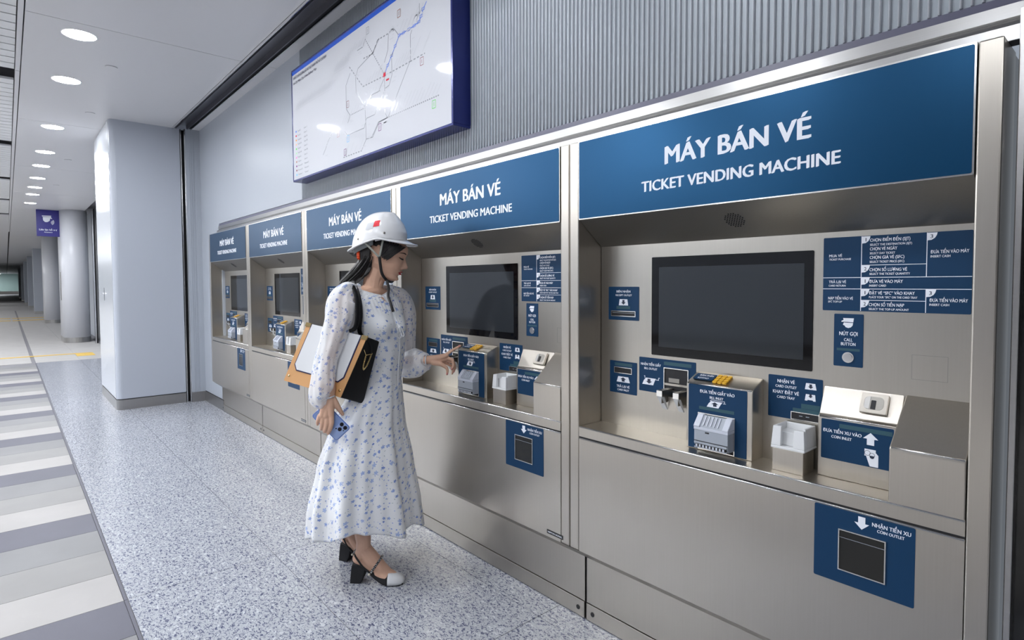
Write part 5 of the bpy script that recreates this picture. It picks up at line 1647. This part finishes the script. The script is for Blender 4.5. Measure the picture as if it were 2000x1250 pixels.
# ---------------------------------------------------------------- shoes
def shoe(FM):
    so = MB()
    pr = [(-0.008, 0.092, 0.024), (0.030, 0.086, 0.027), (0.060, 0.070, 0.026), (0.095, 0.040, 0.027), (0.125, 0.018, 0.033), (0.150, 0.006, 0.038), (0.190, 0.003, 0.041), (0.225, 0.003, 0.036), (0.246, 0.004, 0.022)]
    vs = []
    for (x, z, w) in pr:
        for zz_ in (z, z + 0.006):
            vs += [FM @ Vector((x, -w, zz_)), FM @ Vector((x, w, zz_))]
    fs = []
    for i in range(len(pr) - 1):
        a = i * 4; b_ = a + 4
        fs += [(a, b_, b_ + 1, a + 1), (a + 2, a + 3, b_ + 3, b_ + 2), (a, a + 2, b_ + 2, b_), (a + 1, b_ + 1, b_ + 3, a + 3)]
    fs += [(0, 1, 3, 2), (len(vs) - 4, len(vs) - 2, len(vs) - 1, len(vs) - 3)]
    so.add(vs, fs, 'suede', True)
    s_ = so.build('shoe', woman)
    hb = MB(); hb.prism([(-0.022, 0.0), (0.030, 0.0), (0.046, 0.030), (0.056, 0.070), (0.030, 0.086), (-0.010, 0.092), (-0.014, 0.075)], 'y', -0.025, 0.025, 'suede', bev=0.003, mtx=FM)
    hb.build('heel', s_)
    # upper: open behind, closed toe
    def arc(x, w, h, cov, n=16):
        out = []
        for k in range(n + 1):
            a = PI * k / n
            out.append((x, -w * math.cos(a), h * math.sin(a) ** 0.8, cov))
        return out
    st = [(0.085, 0.031, 0.048, 0.050, 0.12), (0.105, 0.034, 0.032, 0.052, 0.17), (0.130, 0.038, 0.018, 0.054, 0.20), (0.150, 0.041, 0.010, 0.056, 0.24), (0.165, 0.043, 0.006, 0.056, 0.32), (0.176, 0.044, 0.005, 0.055, 0.5)]
    up = MB(); vs = []; n = 20
    for (x, w, z0, h, cov) in st:
        for k in range(n + 1):
            t = k / n
            a = PI * t
            # only the sides up to cov; collapse the middle onto the rim
            if cov < 0.5:
                tt = min(t, 1 - t)
                a = PI * (min(tt, cov) if t < 0.5 else 1 - min(tt, cov))
            vs.append(FM @ Vector((x, -w * math.cos(a), z0 + h * math.sin(a) ** 0.85)))
    fs = []
    for i in range(len(st) - 1):
        for k in range(n):
            if st[i][4] < 0.5 and st[i + 1][4] < 0.5 and abs(k + 0.5 - n / 2) < n * (0.5 - st[i + 1][4]) - 0.5: continue
            fs.append((i * (n + 1) + k, (i + 1) * (n + 1) + k, (i + 1) * (n + 1) + k + 1, i * (n + 1) + k + 1))
    up.add(vs, fs, 'suede', True)
    o = up.build('vamp', s_); md = o.modifiers.new('t', 'SOLIDIFY'); md.thickness = 0.002
    tc_ = MB(); vs = []
    st = [(0.174, 0.0445, 0.055), (0.190, 0.0440, 0.050), (0.208, 0.0420, 0.044), (0.226, 0.0370, 0.036), (0.240, 0.0280, 0.026), (0.248, 0.0150, 0.014), (0.250, 0.004, 0.006)]
    for (x, w, h) in st:
        for k in range(n + 1):
            a = PI * k / n
            vs.append(FM @ Vector((x, -w * math.cos(a), 0.007 + h * math.sin(a) ** 0.75)))
    fs = []
    for i in range(len(st) - 1):
        for k in range(n):
            fs.append((i * (n + 1) + k, (i + 1) * (n + 1) + k, (i + 1) * (n + 1) + k + 1, i * (n + 1) + k + 1))
    tc_.add(vs, fs, 'leather_white', True)
    o = tc_.build('toe_cap', s_); md = o.modifiers.new('t', 'SOLIDIFY'); md.thickness = 0.002; o['label'] = 'white leather toe cap'
    # strap round the heel
    sb = MB()
    for sd in (-1, 1):
        pts = bez([FM @ Vector(q) for q in ((0.085, sd * 0.036, 0.062), (0.055, sd * 0.038, 0.088), (0.030, sd * 0.036, 0.118), (0.008, sd * 0.026, 0.140), (-0.002, 0, 0.145))], 5)
        sb.tube(pts, 0.0048, 'suede', 8, flat=0.4, up=(0, 0, 1))
    sb.build('heel_strap', s_)
    ib = MB(); cp = []
    for k in range(17):
        a = PI * k / 16
        cp.append(FM @ Vector((0.086 + 0.052 * math.sin(a), -0.040 * math.cos(a), 0.058 + 0.072 * math.sin(a))))
    ib.tube(cp, 0.0055, 'suede', 8, flat=0.4, up=(0, 0, 1))
    ib.build('instep_strap', s_)
    ch_ = MB()
    for k in range(1, 16):
        a = cp[k]; d_ = (cp[k + 1] - cp[k - 1]).normalized()
        out = (a - (FM @ Vector((0.10, 0, 0.07)))).normalized()
        side = d_.cross(out).normalized()
        if k % 2: side, out2 = (side * 0.9 + out * 0.4).normalized(), out
        c_ = a + out * 0.0035
        ch_.tube([c_ + d_ * 0.0062 * math.cos(q) + side * 0.0040 * math.sin(q) for q in [2 * PI * j / 10 for j in range(11)]], 0.0010, 'steel_edge', 5, caps=False)
    o = ch_.build('chain', s_); o['label'] = 'silver chain trim'
    pl = MB()
    bm_ = bmesh.new(); bmesh.ops.create_uvsphere(bm_, u_segments=12, v_segments=8, radius=0.0058, matrix=Matrix.Translation(FM @ Vector((0.084, -0.042, 0.058))))
    pl.bm(bm_, 'pearl', True); pl.build('pearl', s_)
shoe(RFM); shoe(LFM)

# ---------------------------------------------------------------- helmet
hel = thing('safety_helmet', 'white safety helmet with a red sticker, worn by the woman', 'helmet', (PX, PY, 0), PZR)
hy_ = math.radians(-13)
hF = Vector((math.cos(hy_), math.sin(hy_), 0)); hL = Vector((-math.sin(hy_), math.cos(hy_), 0))
HC = Vector((0.1110, -0.0000, 1.6583))
def dome(th, t):
    """th 0 = front; t 0 rim .. 1 apex"""
    c, s = math.cos(th), math.sin(th)
    ax_ = 0.115 if c > 0 else 0.152
    x = ax_ * c; y = 0.118 * s
    zr = -0.012 - 0.012 * max(0, c) - 0.062 * max(0, -c) ** 1.3 - 0.010 * abs(s)
    zt = 0.112
    a = PI / 2 * t
    if c > 0: rad = math.cos(a) ** (0.80 + 0.35 * c * c); hh = math.sin(a) ** 0.98
    else: rad = math.cos(a) ** 0.74; hh = math.sin(a) ** 0.95
    if c > 0:
        fr_tab = [(0.0, 1.0, 0.0), (0.2, 0.99, 0.24), (0.45, 0.84, 0.52), (0.7, 0.56, 0.80), (0.86, 0.33, 0.975), (1.0, 0.0, 1.0)]
        r2_, h2_ = ivs(fr_tab, t); k_ = c ** 1.5
        rad = rad * (1 - k_) + r2_ * k_; hh = hh * (1 - k_) + h2_ * k_
    x0 = 0.022
    p = Vector((x0 * t + x * rad, y * rad, zr + (zt - zr) * hh))
    # the raised front-to-back ridge
    p.z += 0.004 * math.exp(-(p.y / 0.028) ** 2) * t
    return HC + hF * p.x + hL * p.y + Vector((0, 0, p.z))
nh = 72
rows = [[dome(2 * PI * j / nh, t / 22) for j in range(nh)] for t in range(23)]
sh_ = MB(); vs = [q for r_ in rows for q in r_]; fs = []
for i in range(22):
    for j in range(nh):
        fs.append((i * nh + j, i * nh + (j + 1) % nh, (i + 1) * nh + (j + 1) % nh, (i + 1) * nh + j))
sh_.add(vs, fs, 'helmet', True)
# brim
def brim_pt(th, k):
    c, s = math.cos(th), math.sin(th)
    p = dome(th, 0)
    out = (hF * c + hL * s)
    w_ = 0.012 + 0.040 * max(0, c) ** 2.2 + 0.004 * max(0, -c)
    dz = (-0.003 - 0.022 * max(0, c) ** 1.5) if k else 0
    return p + out * w_ * k + Vector((0, 0, dz * k))
vs = []; fs = []
for k, e in enumerate((0, 0.4, 1.0)):
    for j in range(nh):
        p = brim_pt(2 * PI * j / nh, e); vs.append(p)
for k in range(2):
    for j in range(nh):
        fs.append((k * nh + (j + 1) % nh, k * nh + j, (k + 1) * nh + j, (k + 1) * nh + (j + 1) % nh))
sh_.add(vs, fs, 'helmet', True)
shell = sh_.build('shell', hel)
md = shell.modifiers.new('t', 'SOLIDIFY'); md.thickness = 0.0030; md.offset = -1
rim = MB(); rim.tube([brim_pt(2 * PI * j / nh, 1.0) for j in range(nh + 1)], 0.0042, 'helmet', 8, caps=False); rim.build('rim', shell)
def dome_patch(mb, th0, th1, t0, t1, off, mat, n=6):
    vs = []
    for i in range(n + 1):
        for j in range(n + 1):
            th = th0 + (th1 - th0) * j / n; t = t0 + (t1 - t0) * i / n
            p = dome(th, t); e1 = dome(th + 0.02, t) - p; e2 = dome(th, t + 0.02) - p
            nn_ = e1.cross(e2).normalized()
            if nn_.dot(p - HC) < 0: nn_ = -nn_
            vs.append(p + nn_ * off)
    fs = [(i * (n + 1) + j, i * (n + 1) + j + 1, (i + 1) * (n + 1) + j + 1, (i + 1) * (n + 1) + j) for i in range(n) for j in range(n)]
    mb.add(vs, fs, mat, True)
near = math.radians(-90)
m_ = MB(); dome_patch(m_, near - 0.22, near - 0.02, 0.27, 0.43, 0.0012, 'sticker_red'); o = m_.build('sticker', shell); o['label'] = 'square red sticker'
m_ = MB(); dome_patch(m_, near - 0.50, near - 0.23, 0.24, 0.40, 0.0012, 'sticker_grey'); o = m_.build('sticker', shell); o['label'] = 'pale grey sticker'
m_ = MB()
for th in (near + 0.22, near - 0.78, -near - 0.22, -near + 0.78):
    p = dome(th, 0.13 if abs(abs(th) - PI / 2) < 0.4 else 0.12); out = (p - HC); out.z = 0; out.normalize()
    m_.disc(p - out * 0.001, 0.0052, out, 0.004, 'steel_dark', 14, True)
m_.build('rivets', shell)
# inner band, ratchet, straps
bd = MB(); vs = []; n = 60
for k in range(2):
    for j in range(n + 1):
        th = math.radians(100 + 160 * j / n)
        c, s = math.cos(th), math.sin(th)
        drop = 0.034 + 0.028 * max(0, -c)
        p = HC + hF * (0.134 * c - 0.004) + hL * 0.104 * s + Vector((0, 0, -0.010 - 0.022 * max(0, -c) - drop * k))
        vs.append(p)
fs = [(j, j + 1, n + 1 + j + 1, n + 1 + j) for j in range(n)]
bd.add(vs, fs, 'band_grey', True)
o = bd.build('suspension_band', hel); md = o.modifiers.new('t', 'SOLIDIFY'); md.thickness = 0.003
rk = MB()
rc = Vector((0.0146, -0.0220, 1.5635))
rk.box(-0.010, 0.012, -0.020, 0.020, -0.026, 0.024, 'black', bev=0.004, mtx=Matrix.Translation(rc) @ Matrix.Rotation(hy_, 4, 'Z'))
rk.tube(bez([rc + Vector((0.012, -0.012, 0.02)), rc + Vector((0.010, -0.024, 0.040)), rc + Vector((-0.004, -0.02, 0.052))], 4), 0.006, 'black', 8)
rk = rk.build('ratchet', hel)
kb = MB(); n_ = 24
kc_ = rc - hF * 0.018
ks_ = []
for k in range(n_):
    a = 2 * PI * k / n_; r_ = 0.0235 if k % 2 else 0.0205
    ks_.append((math.cos(a) * r_, math.sin(a) * r_))
kb.prism(ks_, 'x', -0.008, 0.006, 'orange', bev=0.0015, mtx=Matrix.Translation(kc_ + Vector((0, 0, -0.003))) @ Matrix.Rotation(hy_, 4, 'Z'))
o = kb.build('ratchet_knob', hel); o['label'] = 'orange adjusting knob'
st_ = MB()
jn = Vector((0.0893, -0.0970, 1.5458))
for top in (Vector((0.0243, -0.0980, 1.6152)), Vector((0.1093, -0.1040, 1.6402))):
    st_.tube(bez([top, (top + jn) / 2 + Vector((0.0, -0.004, 0)), jn], 5), 0.0048, 'strap_grey', 8, flat=0.3, up=(1, 0, 0.2))
st_.box(-0.022, 0.022, -0.003, 0.003, -0.006, 0.006, 'helmet', bev=0.0015, mtx=Matrix.Translation(Vector((0.0900, -0.1100, 1.6322))) @ Matrix.Rotation(-0.25, 4, 'Y'))
st_.build('side_strap', hel)
ch2 = MB()
ch2.tube(bez([jn + Vector((0, -0.004, 0.004)), Vector((0.0937, -0.0920, 1.5096)), Vector((0.1010, -0.0740, 1.4709)), Vector((0.1184, -0.0520, 1.4440)), Vector((0.1412, -0.0300, 1.4291)), Vector((0.1576, -0.0000, 1.4317)), Vector((0.1544, 0.0300, 1.4446))], 6), 0.0070, 'black', 8, flat=0.35, up=(1, 0, 0.1))
ch2.tube(bez([Vector((0.1232, -0.0520, 1.4415)), Vector((0.1309, -0.0850, 1.4019)), Vector((0.1260, -0.1300, 1.3635)), Vector((0.1336, -0.1600, 1.3353)), Vector((0.1463, -0.1750, 1.2901))], 5), 0.0066, 'black', 8, flat=0.35, up=(1, 0, 0))
ch2.build('chin_strap', hel)

# ---------------------------------------------------------------- handbag
bag = thing('handbag', 'white, tan and black structured handbag hanging from the woman\'s right shoulder', 'bag', (PX, PY, 0), PZR)
TL, BL, BR, TR = Vector((-0.2435, -0.0600, 1.2385)), Vector((-0.3506, -0.0700, 0.9747)), Vector((-0.0914, -0.2350, 0.9105)), Vector((0.0283, -0.2250, 1.1804))
TR2, BR2 = Vector((0.0843, -0.1650, 1.1520)), Vector((0.0063, -0.1250, 0.8548))
TL2 = TL + (TR2 - TR); BL2 = BL + (BR2 - BR)
def bil(a, b_, c, d_, u_, v_):   # a top-left, b top-right, c bottom-right, d bottom-left
    return (a * (1 - u_) + b_ * u_) * (1 - v_) + (d_ * (1 - u_) + c * u_) * v_
fn = (TR - TL).cross(BL - TL).normalized()
if fn.y > 0: fn = -fn
def F(u_, v_, off=0.0): return bil(TL, TR, BR, BL, u_, v_) + fn * off
core = bmesh.new()
vv = [core.verts.new(p) for p in (TL, TR, BR, BL, TL2, TR2, BR2, BL2)]
for f in ((0, 1, 2, 3), (4, 7, 6, 5), (0, 4, 5, 1), (3, 2, 6, 7), (1, 5, 6, 2), (0, 3, 7, 4)): core.faces.new([vv[i] for i in f])
bmesh.ops.recalc_face_normals(core, faces=core.faces[:])
bmesh.ops.bevel(core, geom=core.edges[:], offset=0.006, segments=3, profile=0.5, affect='EDGES')
bc = MB(); bc.bm(core, 'leather_black', True); bagb = bc.build('bag_body', bag)
def panel(name, uvp, t, off, mat, parent):
    """thick panel lying on the front face, outline given in face coordinates"""
    m_ = MB(); n = len(uvp)
    vs = [F(u_, v_, off) for u_, v_ in uvp] + [F(u_, v_, off + t) for u_, v_ in uvp]
    fs = [tuple(range(n, 2 * n)), tuple(range(n))[::-1]] + [(i, (i + 1) % n, n + (i + 1) % n, n + i) for i in range(n)]
    m_.add(vs, fs, mat)
    return m_.build(name, parent)
def inset(p, k):
    cx_ = sum(q[0] for q in p) / len(p); cy_ = sum(q[1] for q in p) / len(p)
    return [(q[0] + (cx_ - q[0]) * k, q[1] + (cy_ - q[1]) * k) for q in p]
tan = panel('tan_panel', [(0.005, 0.005), (0.995, 0.005), (0.995, 0.99), (0.985, 0.998), (0.015, 0.998), (0.005, 0.99)], 0.003, -0.001, 'leather_tan', bag)
edge_ = [(0.085, 0.0), (0.915, 0.0), (0.925, 0.70), (0.86, 0.79), (0.14, 0.79), (0.075, 0.70)]
panel('navy_piping', edge_, 0.0025, 0.0022, 'leather_navy', tan)
inn = [(0.100, 0.0), (0.900, 0.0), (0.910, 0.69), (0.850, 0.772), (0.150, 0.772), (0.090, 0.69)]
panel('white_panel', inn, 0.003, 0.0040, 'leather_white', tan)
hw = MB()
for (u_, v_) in ((0.06, 0.90), (0.94, 0.90)):
    hw.disc(F(u_, v_, 0.001), 0.0055, fn, 0.003, 'gold', 16, True)
hw.build('studs', tan)
for (u0, u1) in ((-0.005, 0.085), (0.915, 1.005)):
    m_ = MB(); vs = [F(u0, -0.012, -0.002), F(u1, -0.012, -0.002), F(u1, 0.055, -0.002), F(u0, 0.055, -0.002), F(u0, -0.012, 0.006), F(u1, -0.012, 0.006), F(u1, 0.055, 0.006), F(u0, 0.055, 0.006)]
    m_.add(vs, [(0, 3, 2, 1), (4, 5, 6, 7), (0, 1, 5, 4), (1, 2, 6, 5), (2, 3, 7, 6), (3, 0, 4, 7)], 'gold')
    m_.build('corner_clasp', tan)
m_ = MB()
for (u_, v_) in ((0.69, 0.05), (0.665, 0.12)):
    m_.disc(F(u_, v_, 0.006), 0.0062, fn, 0.003, 'gold', 14, True)
m_.build('strap_studs', tan)
# two shoulder straps
ss = MB()
s0 = F(0.30, 0.0, 0.0); s1 = F(0.66, 0.0, 0.002)
b0_ = bil(TL2, TR2, BR2, BL2, 0.35, 0.0); b1_ = bil(TL2, TR2, BR2, BL2, 0.72, 0.0)
topn = Vector((-0.0459, -0.1050, 1.4248))
ss.tube(bez([s1, Vector((-0.0250, -0.2050, 1.2222)), Vector((-0.0150, -0.1900, 1.2912)), Vector((-0.0165, -0.1700, 1.3539)), Vector((-0.0297, -0.1400, 1.4009)), topn + Vector((-0.004, 0, 0.002)), Vector((-0.0797, -0.0600, 1.4031)), Vector((-0.1153, -0.0200, 1.3096)), s0 + Vector((0, 0.03, 0.0))], 6), 0.0110, 'leather_black', 8, flat=0.30, up=(1, -0.4, 0))
ss.build('shoulder_strap', bag)
ss = MB()
ss.tube(bez([b1_, Vector((-0.0073, -0.1500, 1.2058)), Vector((-0.0015, -0.1500, 1.2843)), Vector((-0.0075, -0.1350, 1.3530)), Vector((-0.0230, -0.1100, 1.4030)), topn + Vector((0.010, 0.012, 0.004)), Vector((-0.0661, -0.0400, 1.4029)), Vector((-0.0971, 0.0000, 1.3085)), b0_], 6), 0.0110, 'leather_black', 8, flat=0.30, up=(1, -0.4, 0))
ss.build('shoulder_strap', bag)
# chain charm on the black side
cc = MB()
def G(u_, v_, off): 
    gn = (TR2 - TR).cross(BR - TR).normalized()
    if gn.x < 0: gn = -gn
    return bil(TR, TR2, BR2, BR, u_, v_) + gn * off
ring_ = [G(0.15, 0.06, 0.004), G(0.45, 0.12, 0.006), G(0.60, 0.22, 0.006), G(0.30, 0.27, 0.006), G(0.08, 0.20, 0.004)]
cc.tube(bez([ring_[0], ring_[1], ring_[2]], 5), 0.0028, 'leather_black', 6)
cc.tube(bez([ring_[2], ring_[3]], 5), 0.0024, 'gold', 6)
cc.tube(bez([ring_[3], ring_[4]], 5), 0.0022, 'gold', 6)
path = bez([ring_[2], G(0.60, 0.32, 0.005), G(0.56, 0.42, 0.005), G(0.46, 0.485, 0.005), G(0.38, 0.43, 0.005), G(0.34, 0.34, 0.005), ring_[3]], 5)
for k in range(0, len(path) - 1):
    a = path[k]; d_ = (path[k + 1] - path[k]).normalized()
    s2 = d_.cross(Vector((0.77, -0.64, 0))).normalized() if k % 2 else Vector((0.77, -0.64, 0))
    cc.tube([a + d_ * 0.0050 * math.cos(q) + s2 * 0.0034 * math.sin(q) for q in [2 * PI * j / 8 for j in range(9)]], 0.0010, 'gold', 5, caps=False)
o = cc.build('charm', bag); o['label'] = 'gold chain charm with a snap hook'

# ---------------------------------------------------------------- phone
ph_ = thing('mobile_phone', 'light blue mobile phone held in the woman\'s lowered right hand', 'phone', (PX, PY, 0), PZR)
Q1, Q2, Q3, Q4 = Vector((-0.0516, -0.2290, 0.7695)), Vector((-0.1145, -0.2290, 0.7134)), Vector((-0.2139, -0.2140, 0.8372)), Vector((-0.1540, -0.2140, 0.8960))
ex = (Q1 - Q2); PW = ex.length; ex.normalize()
ey = (Q3 - Q2); ey = (ey - ex * ey.dot(ex)); PL = (Q3 - Q2).length; ey.normalize(); ez = ex.cross(ey)
if ez.y > 0: ez = -ez
PM = Matrix((ex, ez * -1, ey)).transposed().to_4x4(); PM = Matrix.Translation(Q2) @ PM   # local x across, -y towards the lens side, z along
m_ = MB(); m_.prism(rounded(0, PW, 0, PL, 0.012, 5), 'y', 0.0, 0.0085, 'phone_edge', bev=0.002, mtx=PM); pb_ = m_.build('phone_case', ph_)
m_ = MB(); m_.prism(rounded(0.003, PW - 0.003, 0.003, PL - 0.003, 0.010, 5), 'y', -0.0006, 0.0, 'phone_blue', mtx=PM); m_.build('back_cover', ph_)
m_ = MB(); m_.prism(rounded(0.004, PW - 0.004, 0.004, 0.050, 0.007, 5), 'y', -0.0028, -0.0006, 'phone_light', bev=0.0008, mtx=PM)
cb = m_.build('camera_block', ph_)
m_ = MB()
for (a, b_, r_) in ((PW - 0.016, 0.018, 0.0088), (PW - 0.016, 0.040, 0.0088), (PW - 0.037, 0.030, 0.0088), (PW - 0.046, 0.043, 0.0030), (PW - 0.030, 0.014, 0.0026)):
    m_.disc(PM @ Vector((a, -0.0026, b_)), r_, (PM.to_3x3() @ Vector((0, -1, 0))), 0.0020, 'lens', 20)
m_.build('lenses', cb)
